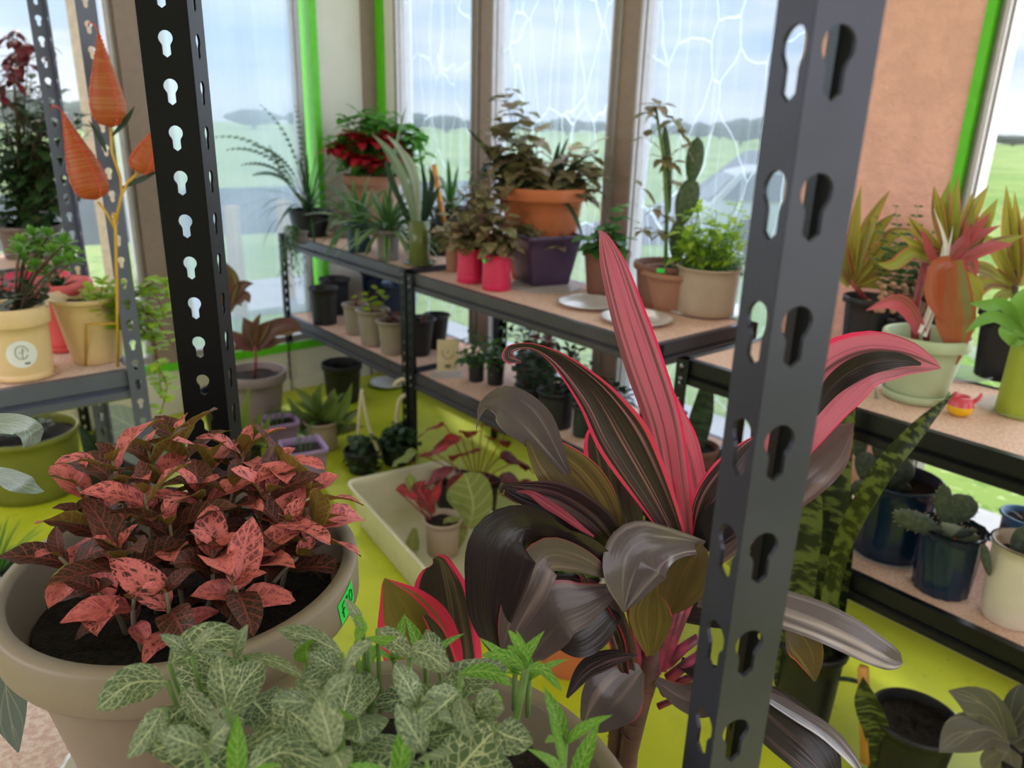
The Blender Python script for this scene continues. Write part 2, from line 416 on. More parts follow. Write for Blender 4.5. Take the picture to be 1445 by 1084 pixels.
pts = [PZ(px, py, -.585) for px, py in ((700, 345), (1330, 345), (1260, 215), (1180, 212), (1052, 212), (985, 262), (900, 300))]
m = MB(); m.v = pts; m.face(list(range(len(pts))), smooth=False); o = m.build('parking_lot', M_asph); structure(o)
M_crown = plain('tree_crown', srgb(74, 96, 76), .9, var=.25, scale=.6, bump=0, col2=srgb(48, 68, 60))
M_bark = plain('tree_bark', srgb(84, 74, 62), .9)
def far_tree(px, D, R, H, label, seed):
    rr = random.Random(seed); p = PD(px, 200, D); p.z = gz(60)
    t = thing('tree', label, 'tree', p, 'trees on the horizon behind '+label.split('behind ')[1])
    m = MB(); rows = []
    for j in range(9):
        th = PI*j/8
        rows.append([V((R*math.sin(th)*math.cos(a*PI/7)*(1+rr.uniform(-.22, .22)), R*math.sin(th)*math.sin(a*PI/7)*(1+rr.uniform(-.22, .22)), H*.6+H*.42*math.cos(th)*(1+rr.uniform(-.15, .15)))) for a in range(14)])
    m.grid(rows, True); m.build('crown', M_crown, t)
    m = MB(); m.tube([V((0, 0, 0)), V((0, 0, H*.4))], [R*.08, R*.06]); m.build('trunk', M_bark, t)
for i, (px, D, R, H) in enumerate([(560, 75, 5, 5), (590, 70, 6, 5.8), (630, 72, 6, 5.2), (668, 80, 5, 4.2), (715, 90, 6, 3.8), (765, 85, 7, 4.4), (800, 78, 6, 5.6), (840, 90, 8, 5.0),
    (925, 80, 6, 4.6), (960, 66, 3, 5.2), (985, 66, 3.5, 5.0), (1015, 62, 4, 5.4), (1045, 50, 3.6, 5.6), (1078, 44, 4, 6.2), (1115, 46, 5, 6.5), (1400, 95, 7, 4.2), (1430, 90, 7, 4.0), (1475, 92, 8, 4.4),
    (20, 40, 5, 6.5), (80, 44, 5, 6), (130, 42, 5, 5.2), (200, 50, 5, 5), (360, 60, 6, 5.0), (430, 60, 5, 5.2)]):
    far_tree(px, D*2.3+(i%2)*26, R*.75, H*.62, 'dark hazy tree on the horizon behind ' + ('the left window' if px < 470 else 'the narrow creased pane next to the corner' if px < 680 else 'the middle creased pane' if px < 880 else 'the creased pane beside the grey upright' if px < 1200 else 'the clear right window'), 100+i)
# car
def build_car():
    p = PD(1150, 260, 14.3); p.z = -.585
    t = thing('car', 'white hatchback car parked on the asphalt outside the window', 'car', p, rz=math.radians(-4))
    mw = plain('white_car_paint', srgb(226, 232, 240), .25, 0, var=.01); mg = plain('car_glass', srgb(96, 112, 124), .1, var=.02); mt = plain('tyre_rubber', srgb(30, 30, 32), .8)
    body = [(-2.0, .28), (-2.02, .62), (-1.95, .86), (-1.5, 1.36), (-1.1, 1.47), (.0, 1.48), (.55, 1.36), (1.2, .95), (1.95, .84), (2.08, .6), (2.05, .28)]
    m = MB(); rows = []
    for y, ins in ((-.85, 0), (-.8, 1), (.8, 1), (.85, 0)):
        pass
    def ring(y, k): return [V((x*(.985 if k else 1), y*(.80 if z > 1.0 and True else 1), z)) for x, z in body]
    L_, R_ = ring(-.86, 0), ring(.86, 0)
    m.grid([L_, R_], True, smooth=False); o = len(m.v); m.v += L_+R_; n = len(body)
    m.face([o+i for i in range(n)][::-1], smooth=False); m.face([o+n+i for i in range(n)], smooth=False)
    m.build('body', mw, t)
    for sy in (-1, 1):
        m = MB(); q = [(-1.78, .93), (-1.38, 1.36), (-.35, 1.40), (-.35, .93)]; q2 = [(-.28, .93), (-.28, 1.40), (.45, 1.30), (1.0, .95)]
        for qq in (q, q2):
            o = len(m.v); m.v += [V((x, sy*(.872-(z-.93)*.36), z)) for x, z in qq]; m.face([o, o+1, o+2, o+3], smooth=False)
        m.build('side_window', mg, t)
    m = MB(); m.v += [V((-1.965, -.62, .90)), V((-1.965, .62, .90)), V((-1.55, .56, 1.33)), V((-1.55, -.56, 1.33))]; m.face([0, 1, 2, 3], smooth=False); m.build('rear_window', mg, t)
    for x in (-1.3, 1.3):
        for sy in (-1, 1):
            m = MB(); m.tube([V((x, sy*.66, .31)), V((x, sy*.88, .31))], .31, 20); m.build('wheel', mt, t)
build_car()
# blue fence and timber posts beyond the left window
M_blue = plain('blue_grey_fence', srgb(86, 104, 128), .8, var=.05, scale=3); M_timber = plain('timber', srgb(214, 168, 112), .7, var=.1)
m = MB(); m.box(RW(SA-5.2, .2, .42), E1, E2, V((0, 0, 1)), .06, 9, .55); tag(m.build('fence', M_blue), 'dark blue-grey fence outside, seen hazily through the left window film', 'fence')
for i, (px, D) in enumerate(((327, 6.6), (400, 7.2), (245, 6.0), (150, 5.7))):
    p = PD(px, 300, D); p.z = gz(5); m = MB(); m.abox(-.05, .05, -.05, .05, 0, 2.75 if i > 1 else .95); o = m.build('timber_post', M_timber, None, p)
    tag(o, ['short timber post seen through the left film just beside the dark rack upright', 'short timber post outside, seen through the film above the striped fern pot', 'tall timber post outside directly behind the nearer dark rack upright', 'tall timber post outside, left of the window mullion'][i], 'post')
m = MB(); m.box(RW(SA-3.2, -.6, -.2), E1, E2, V((0, 0, 1)), 1.3, 5, .12); structure(m.build('kerb_slab', M_conc))

# ================================================================ shelving racks
M_rack = plain('black_rack_steel', srgb(20, 20, 25), .42, .3, var=.1, scale=8)
M_rackg = plain('grey_rack_steel', srgb(80, 76, 84), .4, .35, var=.08, scale=8)
M_rackb = plain('blue_grey_rack_steel', srgb(96, 100, 120), .42, .3, var=.06, scale=8)
M_board = plain('particle_board', srgb(222, 190, 168), .8, var=.10, scale=150, bump=.15, col2=srgb(206, 158, 138))
M_boardp = plain('pale_board', srgb(236, 214, 204), .8, var=.06, scale=140, bump=.1, col2=srgb(214, 178, 168))
M_bolt = plain('bolt_steel', srgb(150, 150, 150), .3, .8)
def keyhole(rc, n):
    """outline of a keyhole around (0,0): round head, slot below"""
    pts = []; rs = rc*.58; low = -rc*2.6
    for k in range(n):
        a = 2*PI*k/n + PI/2
        x, y = math.cos(a), math.sin(a)
        # star-shaped union of circle and slot
        r = rc
        if y < 0:
            tx = rs/abs(x) if abs(x) > 1e-6 else 1e9
            r_slot = min(tx, (-low)/(-y))
            if tx < rc and r_slot < tx: pass
            if abs(x)*rc < rs or True: r = max(rc, r_slot) if (r_slot*abs(x) <= rs+1e-9 and r_slot > rc) else rc
        pts.append((x*r, y*r))
    return pts
def flange(m, org, xd, nd, width, z0, z1, pitch, rc, th=.002, n=20, cf=.5):
    """one perforated leg of a slotted angle: xd across, nd its face normal"""
    kh = keyhole(rc, n); nc = int((z1-z0)/pitch); zz = V((0, 0, 1)); cx = width*cf; cr = width-cx; cyo = pitch*.62
    for c in range(nc):
        zb = z0 + (z1-z0-nc*pitch) + c*pitch
        outer = []
        for (x, y) in kh:
            # project the direction to the cell's rectangle
            sx = ((cr if x > 0 else cx)/abs(x)) if abs(x) > 1e-9 else 1e9
            sy = ((pitch-cyo)/y) if y > 1e-9 else ((cyo/(-y)) if y < -1e-9 else 1e9)
            q = min(sx, sy); outer.append((x*q, y*q))
        # snap corner rays
        for cxs, cys in ((-cx, pitch-cyo), (cr, pitch-cyo), (-cx, -cyo), (cr, -cyo)):
            i = min(range(n), key=lambda i_: (outer[i_][0]-cxs)**2+(outer[i_][1]-cys)**2); outer[i] = (cxs, cys)
        o = len(m.v); P = lambda x, y, d: org + xd*(x+cx) + zz*(zb+cyo+y) + nd*d
        for (x, y) in outer: m.v.append(P(x, y, 0))
        for (x, y) in kh: m.v.append(P(x, y, 0))
        for (x, y) in outer: m.v.append(P(x, y, -th))
        for (x, y) in kh: m.v.append(P(x, y, -th))
        for i in range(n):
            k = (i+1) % n
            m.face([o+i, o+k, o+n+k, o+n+i], smooth=False); m.face([o+2*n+k, o+2*n+i, o+3*n+i, o+3*n+k], smooth=False)
            m.face([o+n+i, o+n+k, o+3*n+k, o+3*n+i], smooth=False)
    for xx, sgn in ((0, -1), (width, 1)):
        m.box(org + xd*xx + zz*((z0+z1)/2) - nd*th/2, xd, nd, zz, .0006, th, z1-z0)
def post(parent, p, ax, ay, z0, z1, mat, fl=.04, pitch=.05, rc=.0072, n=12, name='upright'):
    """slotted angle whose corner is at p with legs along ax and ay (unit, horizontal)"""
    m = MB(); th = .002
    na = -ay; nb = -ax     # outward faces
    flange(m, p, ax, na, fl, z0, z1, pitch, rc, th, n)
    flange(m, p, ay, nb, fl, z0, z1, pitch, rc, th, n)
    return m.build(name, mat, parent)
def beam(parent, a, b, z, outn, mat, h=.075, name='beam', step=.008):
    """pressed shelf edge from a to b, outward normal outn, top at z"""
    m = MB(); pr = [(-.02, 0), (0, 0), (0, -h*.52), (-step, -h*.60), (-step, -h*.62), (step*.6, -h*.70), (step*.6, -h*.92), (-.004, -h), (-.02, -h), (-.02, 0)]
    m.grid([[a + outn*x + V((0, 0, z+zz)) for x, zz in pr], [b + outn*x + V((0, 0, z+zz)) for x, zz in pr]], smooth=False)
    o = len(m.v); n = len(pr)-1
    for q in (a, b): m.v += [q + outn*x + V((0, 0, z+zz)) for x, zz in pr[:-1]]
    m.face([o+i for i in range(n)], smooth=False); m.face([o+n+i for i in range(n)][::-1], smooth=False)
    return m.build(name, mat, parent)
def rack(label, s0, s1, t0, t1, levels, posts, mats, fl=.04, board=M_board, world_o=None, beam_h=.075, pitch=.05, rc=.0072, n=12, name='shelving_rack'):
    """a steel rack over room span s0..s1, t0..t1. posts: list of (si, ti, ztop)"""
    mp, mb = mats
    t = thing(name, label, 'rack', RW((s0+s1)/2, (t0+t1)/2, 0)); L0 = RW((s0+s1)/2, (t0+t1)/2, 0)
    R = lambda s, t_: RW(s, t_) - L0
    for z in levels:
        m = MB(); c = R((s0+s1)/2, (t0+t1)/2); m.box(c+V((0, 0, z-.007)), E1, E2, V((0, 0, 1)), s1-s0-.012, t1-t0-.012, .012); m.build('shelf_board', board, t)
        beam(t, R(s0, t0), R(s1, t0), z, -E2, mb, beam_h, 'front_beam'); beam(t, R(s1, t1), R(s0, t1), z, E2, mb, beam_h, 'back_beam')
        beam(t, R(s1, t0), R(s1, t1), z, E1, mb, beam_h, 'side_beam'); beam(t, R(s0, t1), R(s0, t0), z, -E1, mb, beam_h, 'side_beam')
    for si, ti, zt in posts:
        s = (s0-.012, s1+.012)[si]; tt = (t0-.012, t1+.012)[ti]
        u_ = post(t, R(s, tt), E1*(1-2*si), E2*(1-2*ti), 0, zt, mp, fl, pitch, rc, n)
        for z in levels:
            if z < zt+.02:
                for dz in (-.02, -.055):
                    m = MB(); b0 = R(s, tt) + E1*(1-2*si)*fl*.5 + V((0, 0, z+dz)); o_ = -E2*(1-2*ti)
                    m.tube([b0, b0+o_*.004], .006, 8); m.build('bolt', M_bolt, t)
    return t
def rs(p): 
    q = p-P0; return q.dot(E1), q.dot(E2)
A4 = [(0, 0), (1, 0), (0, 1), (1, 1)]
RACK1 = rack('dark steel rack in the far left corner carrying the poinsettia and spider plants', -1.36-1.28, -1.375, -1.0+.38, -.12, (.9, .45), [(a, b, .9) for a, b in A4], (M_rack, M_rackg))
RACK2 = rack('dark steel rack by the creased-film windows carrying the hot pink and purple pots', -1.335, 0, -.62, -.12, (.89, .45), [(a, b, .89) for a, b in A4], (M_rack, M_rackg))
RACK3 = rack('dark steel rack at right by the clear window with tall red cordylines on top', .15, 1.75, -.68, -.22, (.9, .5), [(0, 0, .9), (0, 1, .9), (1, 0, .9), (1, 1, .9)], (M_rack, M_rack))
s_, t_ = rs(V((-.928, 1.802, 0)))
RACK4 = rack('blue-grey steel rack at left holding the cream and coral pots', s_-.5, s_, t_-1.3, t_, (.9,), [(1, 1, 2.1), (0, 1, 2.1), (1, 0, 2.1), (0, 0, 2.1)], (M_rackb, M_rackb), board=M_boardp, pitch=.0505, rc=.0075, n=24)
s_, t_ = rs(PZ(112, 372, .9))
RACK5 = rack('dark rack against the left window carrying the tall bush', s_-.42, s_, t_-1.3, t_, (.9,), [(a, b, .9) for a, b in A4], (M_rack, M_rackg))
# ================================================================ pots and soil
M_soil = plain('dark_potting_soil', srgb(46, 34, 28), .95, var=.35, scale=120, bump=.8)
def soilmesh(m, r, z, amp=.006, n=28, c=V((0, 0, 0))):
    rr = RND; rows = []
    for j in range(6):
        q = r*(1-j/5*.98)
        rows.append([c+V((q*math.cos(2*PI*k/n), q*math.sin(2*PI*k/n), z + rr.uniform(-amp, amp))) for k in range(n)])
    m.grid(rows, True)
def pot(t, rt_, rb, h, mat, rim=.02, rimw=.008, th=.004, soil=.86, n=40, flute=None, foot=0, name='pot', soilmat=None, taper=None):
    """round pot on z=0 of thing t"""
    m = MB(); z1 = h-rim
    rr = lambda z: rb+(rt_-rimw-rb)*(z/h)**(taper or 1)
    P_ = [(rb*.97, 0), (rb, .002)]
    if foot: P_ += [(rb*1.0, foot), (rb*.96, foot+.002)]
    P_ += [(rr(z1*k/6), z1*k/6) for k in range(1, 7)]
    if rim: P_ += [(rt_-rimw*.3, z1+.001), (rt_, z1+rim*.15), (rt_, h-.003), (rt_-.002, h)]
    else: P_ += [(rt_-rimw*.2, h)]
    ri = rt_-th*1.6
    P_ += [(ri, h), (ri-.001, h-.004), (rr(z1)-th, z1), (rr(h*soil*.7)-th, h*soil*.7)]
    m.lathe(P_, n, flute=flute); o = m.build(name, mat, t)
    if soil:
        m = MB(); zz = h*soil; soilmesh(m, max(rr(min(zz, z1))-th, .004)*1.0, zz, min(.006, rt_*.05)); m.build('soil', soilmat or M_soil, t)
    return h*soil
def saucer(t, r, mat, h=.015, name='saucer', z=0, n=32):
    m = MB(); m.lathe([(r*.82, z), (r*.84, z+.001), (r, z+h), (r+.004, z+h+.001), (r+.004, z+h-.002), (r*.86, z+.0005)][:4]+[(r-.003, z+h), (r*.8, z+.003), (.001, z+.003)], n)
    return m.build(name, mat, t)
def seat(px, py, z, r):
    """centre of a round base whose front edge shows at pixel (px,py) on level z"""
    p = PZ(px, py, z); d = V((p.x, p.y, 0)).normalized(); return p + d*r
# ================================================================ near rack
M_near = plain('near_rack_steel', srgb(7, 6, 9), .5, .1, var=.05, spec=.25)
M_nearg = plain('grey_near_upright_steel', srgb(70, 70, 86), .42, .45, var=.10, scale=14)
pA = PD(293, 300, .8); pA.z = 0; pB = PD(1139, 100, .318); pB.z = 0
near = thing('shelving_rack', 'nearest steel rack whose tall perforated uprights frame the view', 'rack', (pA+pB)/2)
oN = (pA+pB)/2
sA, tA = rs(pA); sB, tB = rs(pB); NT = tA-.002
def post_near(p, ax, ay, mat, f1, f2, pitch, rc, z0=0, z1=2.2, name='upright', n=24, th=.0022, cf=(.5, .5)):
    m = MB(); na = -ay; nb = -ax
    flange(m, p-oN, ax, na, f1, z0, z1, pitch, rc, th, n, cf[0]); flange(m, p-oN, ay, nb, f2, z0, z1, pitch, rc*.98, th, n, cf[1])
    return m.build(name, mat, near)
def hdir(deg): return V((math.sin(math.radians(deg)), math.cos(math.radians(deg)), 0))
dA = V((pA.x, pA.y, 0)).normalized(); pr = V((dA.y, -dA.x, 0))   # away from the lens / to its right
post_near(pA, (-pr*.985+dA*.17).normalized(), (pr*.30 + dA*.95).normalized(), M_near, .0455, .046, .0432, .0068, z0=(PD(240, 187, .8).z-.62*.0432) % .0432, z1=(PD(240, 187, .8).z-.62*.0432) % .0432+.0432*50)
dB = V((pB.x, pB.y, 0)).normalized(); prB = V((dB.y, -dB.x, 0))
post_near(pB, (-prB*.60+dB*.80).normalized(), (prB*.80+dB*.60).normalized(), M_nearg, .0245, .0312, .055, .0080, z0=(PD(1115, 458, .32).z-.62*.055) % .055, z1=(PD(1115, 458, .32).z-.62*.055) % .055+.055*39, cf=(.42, .42))
post_near(pB+dB*.034+prB*.0105, (prB*.97+dB*.2).normalized(), (-prB*.2+dB*.97).normalized(), M_near, .0150, .02, .0665, .003, name='backing_strip')
zS = .9
m = MB(); c0 = RW((.49+sB)/2, NT-.21, zS-.007) - oN
m.box(c0, E1, E2, V((0, 0, 1)), sB-.49-.01, .40, .013); m.build('shelf_board', M_boardp, near)
a_, b_ = RW((.49), NT-.005)-oN, RW(sB, NT-.005)-oN
beam(near, b_, a_, zS, E2, M_near, .06, 'back_beam')
for (ss_, tt_, q) in (((.49), NT-.40, 1), (sB, NT-.40, -1)):
    p_ = RW(ss_, tt_); m = MB()
    flange(m, p_-oN, E1*q, -E2, .035, 0, .9, .05, .007, .002, 12); flange(m, p_-oN, E2, -E1*q, .035, 0, .9, .05, .007, .002, 12); m.build('upright', M_near, near)
p_ = RW((.49), NT); m = MB(); flange(m, p_-oN, E1, E2, .035, 0, .9, .05, .007, .002, 12); m.build('upright', M_near, near)

# ================================================================ leafy materials
M_fpink = leafmat('pink_veined_leaf', srgb(84, 46, 44), srgb(196, 92, 96), vein=srgb(228, 120, 118), nv=7, vw=.36, mid=.14, net=.09, rough=.5, trans=.18,
                  blotch=srgb(238, 130, 126), bamt=.55, back=srgb(128, 88, 44), backvein=srgb(128, 120, 52), edge=srgb(140, 140, 66), ew=1.10)
M_fdark = leafmat('dark_red_veined_leaf', srgb(62, 42, 34), srgb(78, 52, 34), vein=srgb(140, 70, 64), nv=7, vw=.22, mid=.1, net=.06, rough=.5, trans=.25,
                  back=srgb(120, 82, 42), backvein=srgb(134, 122, 56), edge=srgb(138, 140, 62), ew=1.05)
M_fgreen = leafmat('white_veined_green_leaf', srgb(112, 128, 92), srgb(66, 90, 58), vein=srgb(206, 210, 164), nv=6, vw=.12, mid=.06, net=.05, slope=2.2, rough=.45, trans=.25,
                   back=srgb(122, 168, 62), backvein=srgb(166, 200, 96), edge=srgb(118, 170, 60), ew=1.15)
M_fyoung = leafmat('bright_young_leaf', srgb(112, 168, 44), srgb(84, 142, 40), vein=srgb(164, 204, 96), nv=7, vw=.25, mid=.1, net=.06, rough=.4, trans=.4)
M_fstem = plain('pale_fuzzy_stem', srgb(150, 138, 118), .8, var=.15, scale=60)
M_fstemg = plain('green_stem', srgb(112, 142, 72), .7, var=.1, scale=60)
M_potbeige = plain('beige_plastic_pot', srgb(146, 130, 114), .5, var=.03, scale=10)
M_potkhaki = plain('khaki_plastic_pot', srgb(126, 112, 92), .5, var=.04, scale=10)
def opposite_stem(ms, ml, b, tip, pairs, L, W, r=.003, start=.45, spread=.9, kind='ell', ruf=.05, fold=.25, droop=.35, tipup=.8, nv=7, nu=5, ys=None, rnd=None, curl=0, lean=None):
    """stem from b to tip with crossed pairs of leaves; ml is a mesh or a function of height choosing one"""
    rr = rnd or RND; mid = (b+tip)/2 + V((rr.uniform(-.01, .01), rr.uniform(-.01, .01), 0)); pts = [crom([b, mid, tip], i/6) for i in range(7)]
    ms.tube(pts, [r*(1-.45*i/6) for i in range(7)], 6)
    ax = (tip-b).normalized(); az = rr.uniform(0, PI); side0 = ax.cross(V((0, 0, 1)));
    if side0.length < .2: side0 = V((1, 0, 0))
    side0.normalize()
    for k in range(pairs):
        f = start+(1-start)*(k/(max(1, pairs-1))); p = crom([b, mid, tip], f)
        sc = (.75+.5*math.sin(PI*min(1, .25+.75*(1-f)/(1-start+1e-6)))) if k < pairs-1 else .6
        for q in (0, PI):
            a = az + k*PI/2*1.07 + q + rr.uniform(-.25, .25); s2 = side0*math.cos(a) + side0.cross(ax)*math.sin(a)
            el = spread*(.45+.55*(1-(f-start)/(1-start+1e-6))) if k < pairs-1 else spread*.35
            d = (s2*math.sin(el+.35) + ax*math.cos(el+.35) + V((0, 0, .12))).normalized()
            l = L*sc*rr.uniform(.82, 1.15); mm = ml(k, pairs) if callable(ml) else ml
            leaf(mm, p, d, ax, l, W*sc*rr.uniform(.9, 1.1), droop*rr.uniform(.5, 1.4), fold, kind, nv, nu, ruf, .3, .4, curl=curl)
# pink fittonia in the big beige pot
cP = V((-.284, .588, .9))
P1 = thing('potted_fittonia', 'pink-leaved plant in the big beige pot with a green price sticker', 'potted plant', cP)
zsoil = pot(P1, .149, .098, .222, M_potbeige, rim=.042, rimw=.010, th=.008, soil=.83, n=72)
m = MB(); m.lathe([(.112, 0), (.112, .0)], 8)
def sticker_on(parent, c, r_, ang, z, w, h, tilt, mat, text=None, name='price_sticker'):
    """small paper label wrapped on a round wall of radius r_ at angle ang"""
    m = MB(); rows = []
    for j in range(3):
        row = []
        for i in range(7):
            x = (i/6-.5)*w; y = (j/2-.5)*h; a = ang + (x*math.cos(tilt)-y*math.sin(tilt))/r_
            row.append(c+V(((r_+.0006)*math.cos(a), (r_+.0006)*math.sin(a), z + x*math.sin(tilt)+y*math.cos(tilt))))
        rows.append(row)
    m.grid(rows); o = m.build(name, mat, parent); o['label'] = 'bright green price sticker' if mat.name.startswith('sticker_green') else 'small sticker'
    if text:
        for st_ in text:
            m = MB(); pts = []
            for (x, y) in st_:
                xx = (x-.5)*w; yy = (y-.5)*h; a = ang + (xx*math.cos(tilt)-yy*math.sin(tilt))/r_
                pts.append(c+V(((r_+.0012)*math.cos(a), (r_+.0012)*math.sin(a), z + xx*math.sin(tilt)+yy*math.cos(tilt))))
            m.tube(pts, .00042, 5); m.build('pen_stroke', plain('pen_ink', srgb(18, 60, 30), .7, var=0), o)
    return o
M_stg = plain('sticker_green', srgb(40, 232, 84), .6, var=.02)
TXT = [[(.16, .22), (.20, .78), (.36, .84)], [(.10, .5), (.3, .56)], [(.42, .82), (.54, .84), (.46, .6), (.56, .48), (.50, .28), (.40, .26)], [(.74, .82), (.64, .66), (.66, .36), (.76, .26), (.86, .42), (.84, .72), (.74, .82)]]
def aim_angle(c, r_, z, px, py):
    best = min((abs(((lambda q: (722.5+FPX*q.dot(rt)/q.dot(fw)))((c+V((r_*math.cos(a), r_*math.sin(a), z)))-EYE))-px) + abs(((lambda q: (542-FPX*q.dot(upv)/q.dot(fw)))((c+V((r_*math.cos(a), r_*math.sin(a), z)))-EYE))-py), a) for a in [i*.01-PI for i in range(629)])
    return best[1]
aS = aim_angle(cP, .147, .196, 455, 862)
sticker_on(P1, V((0, 0, 0)), .149, aS, .203, .030, .024, .25, M_stg, TXT)
MP, MD, MS = MB(), MB(), MB(); r7 = random.Random(11)
def Lp(p, c): return p - c
def plant_tips(c, tips, zs, rmax, MP_, MD_, MS_, L, W, r, pd, rr, spread=.95, **kw):
    for (px, py, D, n) in tips:
        tip = PD(px, py, D) - c; d = V((tip.x, tip.y, 0)); b = V((tip.x*.72, tip.y*.72, zs))
        if V((b.x, b.y, 0)).length > rmax: b = V((b.x, b.y, 0)).normalized()*rmax + V((0, 0, zs))
        b += V((rr.uniform(-.012, .012), rr.uniform(-.012, .012), -.004))
        if tip.z < zs+.02: tip.z = zs+.02
        k = rr.random()
        opposite_stem(MS_, (lambda k_, n_, k=k: (MP_ if (k_ >= n_-3 and rr.random() < pd) else MD_)), b, tip, n, L, W, r, spread=spread, rnd=rr, **kw)
tipsP = [(160, 655, .60, 6), (205, 700, .57, 5), (120, 735, .56, 5), (85, 790, .53, 4), (300, 650, .66, 5), (250, 625, .68, 6), (345, 640, .68, 6), (395, 655, .67, 6), (330, 690, .62, 5),
         (430, 700, .66, 6), (455, 740, .63, 5), (405, 740, .60, 5), (240, 745, .56, 5), (170, 780, .53, 5), (300, 780, .55, 5), (235, 840, .50, 3), (330, 830, .52, 4), (190, 850, .50, 3), (140, 840, .51, 3), (365, 790, .57, 5), (280, 700, .60, 6), (210, 640, .64, 5), (110, 690, .60, 4), (380, 700, .62, 5), (420, 790, .59, 3)]
plant_tips(cP, tipsP, zsoil, .118, MP, MD, MS, .047, .022, .0026, .66, r7, spread=.72, ruf=.05, fold=.42, droop=.5)
MP.build('pink_foliage', M_fpink, P1)['label'] = 'coral pink young leaves'
MD.build('dark_foliage', M_fdark, P1)['label'] = 'dark bronze older leaves'; MS.build('stems', M_fstem, P1)
# foil tray beneath it
M_foil = plain('aluminium_foil', srgb(232, 226, 220), .35, .55, var=.05)
ft = thing('foil_tray', 'crinkled aluminium foil tray sticking out under the big beige pot', 'tray', V((-.287, .572, .9)))
m = MB(); m.lathe([(.108, 0), (.110, .001), (.126, .012), (.131, .012), (.131, .013), (.125, .0135), (.108, .0022), (.001, .002)], 120, flute=lambda a, z: 1+.012*math.sin(a*45)*(1 if z > .002 else 0)); m.build('tray', M_foil, ft)
for ch in P1.children: ch.location.z += .0025
# green fittonia in khaki pot
cG = V((-.066, .343, .9))
P2 = thing('potted_fittonia', 'white-veined green plant in the khaki pot at the bottom centre', 'potted plant', cG)
zs2 = pot(P2, .157, .105, .2, M_potkhaki, rim=.035, rimw=.009, th=.008, soil=.84, n=72)
MP, MD, MS = MB(), MB(), MB(); r8 = random.Random(5)
tipsG = [(480, 950, .36, 3), (545, 935, .40, 3), (620, 945, .40, 3), (690, 975, .38, 3), (660, 1020, .34, 3), (590, 1000, .34, 3), (520, 1010, .32, 4),
         (450, 1000, .32, 3), (400, 960, .35, 3), (330, 930, .38, 3), (270, 925, .38, 3), (215, 965, .34, 3), (320, 1000, .32, 3), (380, 1050, .29, 3), (470, 1065, .28, 3), (600, 1065, .29, 3), (690, 1050, .31, 2),
         (432, 935, .40, 2), (560, 975, .36, 3), (290, 1060, .28, 2)]
plant_tips(cG, [q_ for i_, q_ in enumerate(tipsG) if i_ % 5 in (0, 2, 4)], zs2, .125, MD, MD, MS, .041, .027, .0022, 0, r8, spread=1.0, ruf=.015, fold=.16, droop=.40, curl=-.15)
MY = MB()
for (px, py, D) in [(555, 900, .43), (728, 915, .42), (748, 925, .42), (800, 1010, .35), (812, 1065, .32), (500, 930, .40), (330, 1065, .285), (600, 900, .42), (560, 1060, .29)]:
    p = PD(px, py, D)-cG; az = r8.uniform(0, 6.28)
    for q in range(3):
        a = az+q*2.1; d = V((math.cos(a)*.6, math.sin(a)*.6, .75))
        leaf(MY, p-V((0, 0, .02)), d, V((0, 0, 1)), .034, .010, .3, .25, 'lance', 6, 4, .01)
    MS.tube([p-V((0, 0, .05)), p-V((0, 0, .015))], .0018, 5)
def feature(m_, pts, hw, roll, zz=None):
    Q_ = [PD(a, b, .40-(b-900)*.00058 if zz is None else zz)-cG for a, b in pts]; u_ = mpp(Q_[0]+cG)
    if len(Q_) == 2: Q_ = [Q_[0], (Q_[0]+Q_[1])/2+V((0, 0, .006)), Q_[1]]
    n_ = 7; S_ = [crom(Q_, i_/(n_-1)) for i_ in range(n_)]; EYE0[0] = EYE-cG
    ribbon(m_, S_, [max(.0005, hw*u_*prof('ell', i_/(n_-1))) for i_ in range(n_)], [roll]*n_, .12, .05, 14, 6, rn=(r8.random(), r8.random())); EYE0[0] = EYE
    MS.tube([Q_[0], Q_[0]*.9+V((0, 0, -.03))], .0016, 5)
for pts, hw, ro in (([(238, 938), (290, 905), (347, 905)], 27, .2), ([(236, 962), (185, 965), (136, 1002)], 27, .2), ([(482, 922), (440, 900), (392, 888)], 17, .5), ([(488, 935), (455, 945), (422, 968)], 17, .2), ([(480, 1020), (490, 985), (498, 948)], 31, 0), ([(318, 1016), (340, 970), (372, 932)], 29, .1),
        ([(258, 972), (280, 1000), (313, 1030)], 16, .1), ([(396, 992), (430, 1020), (472, 1040)], 23, .2), ([(648, 975), (620, 1000), (590, 1024)], 28, 0), ([(648, 985), (655, 1015), (664, 1042)], 15, .2), ([(533, 888), (555, 905), (582, 928)], 15, .2), ([(578, 918), (605, 925), (634, 948)], 19, .1),
        ([(700, 1030), (720, 1040), (752, 1048)], 24, 0), ([(350, 1090), (400, 1062), (462, 1086)], 26, .1), ([(512, 888), (502, 866), (487, 845)], 8, .3), ([(345, 925), (390, 935), (432, 958)], 9, .4), ([(420, 960), (450, 975), (480, 962)], 14, .2), ([(700, 975), (690, 995), (712, 1000)], 20, 0), ([(230, 1000), (212, 1030), (180, 1070)], 18, .2), ([(470, 1000), (440, 990), (410, 985)], 16, .3)):
    feature(MD, pts, hw, ro)
for pts, hw in (([(742, 945), (735, 915), (718, 890)], 8), ([(744, 945), (765, 945), (792, 975)], 8), ([(740, 945), (715, 925), (680, 925)], 9), ([(745, 940), (735, 925), (716, 912)], 8), ([(650, 950), (690, 948), (722, 968)], 11), ([(430, 985), (460, 1000), (500, 1015)], 8), ([(795, 1080), (790, 1050), (776, 1012)], 7), ([(503, 905), (510, 885), (500, 868)], 9), ([(520, 900), (550, 905), (575, 900)], 7)):
    feature(MY, pts, hw, .3)
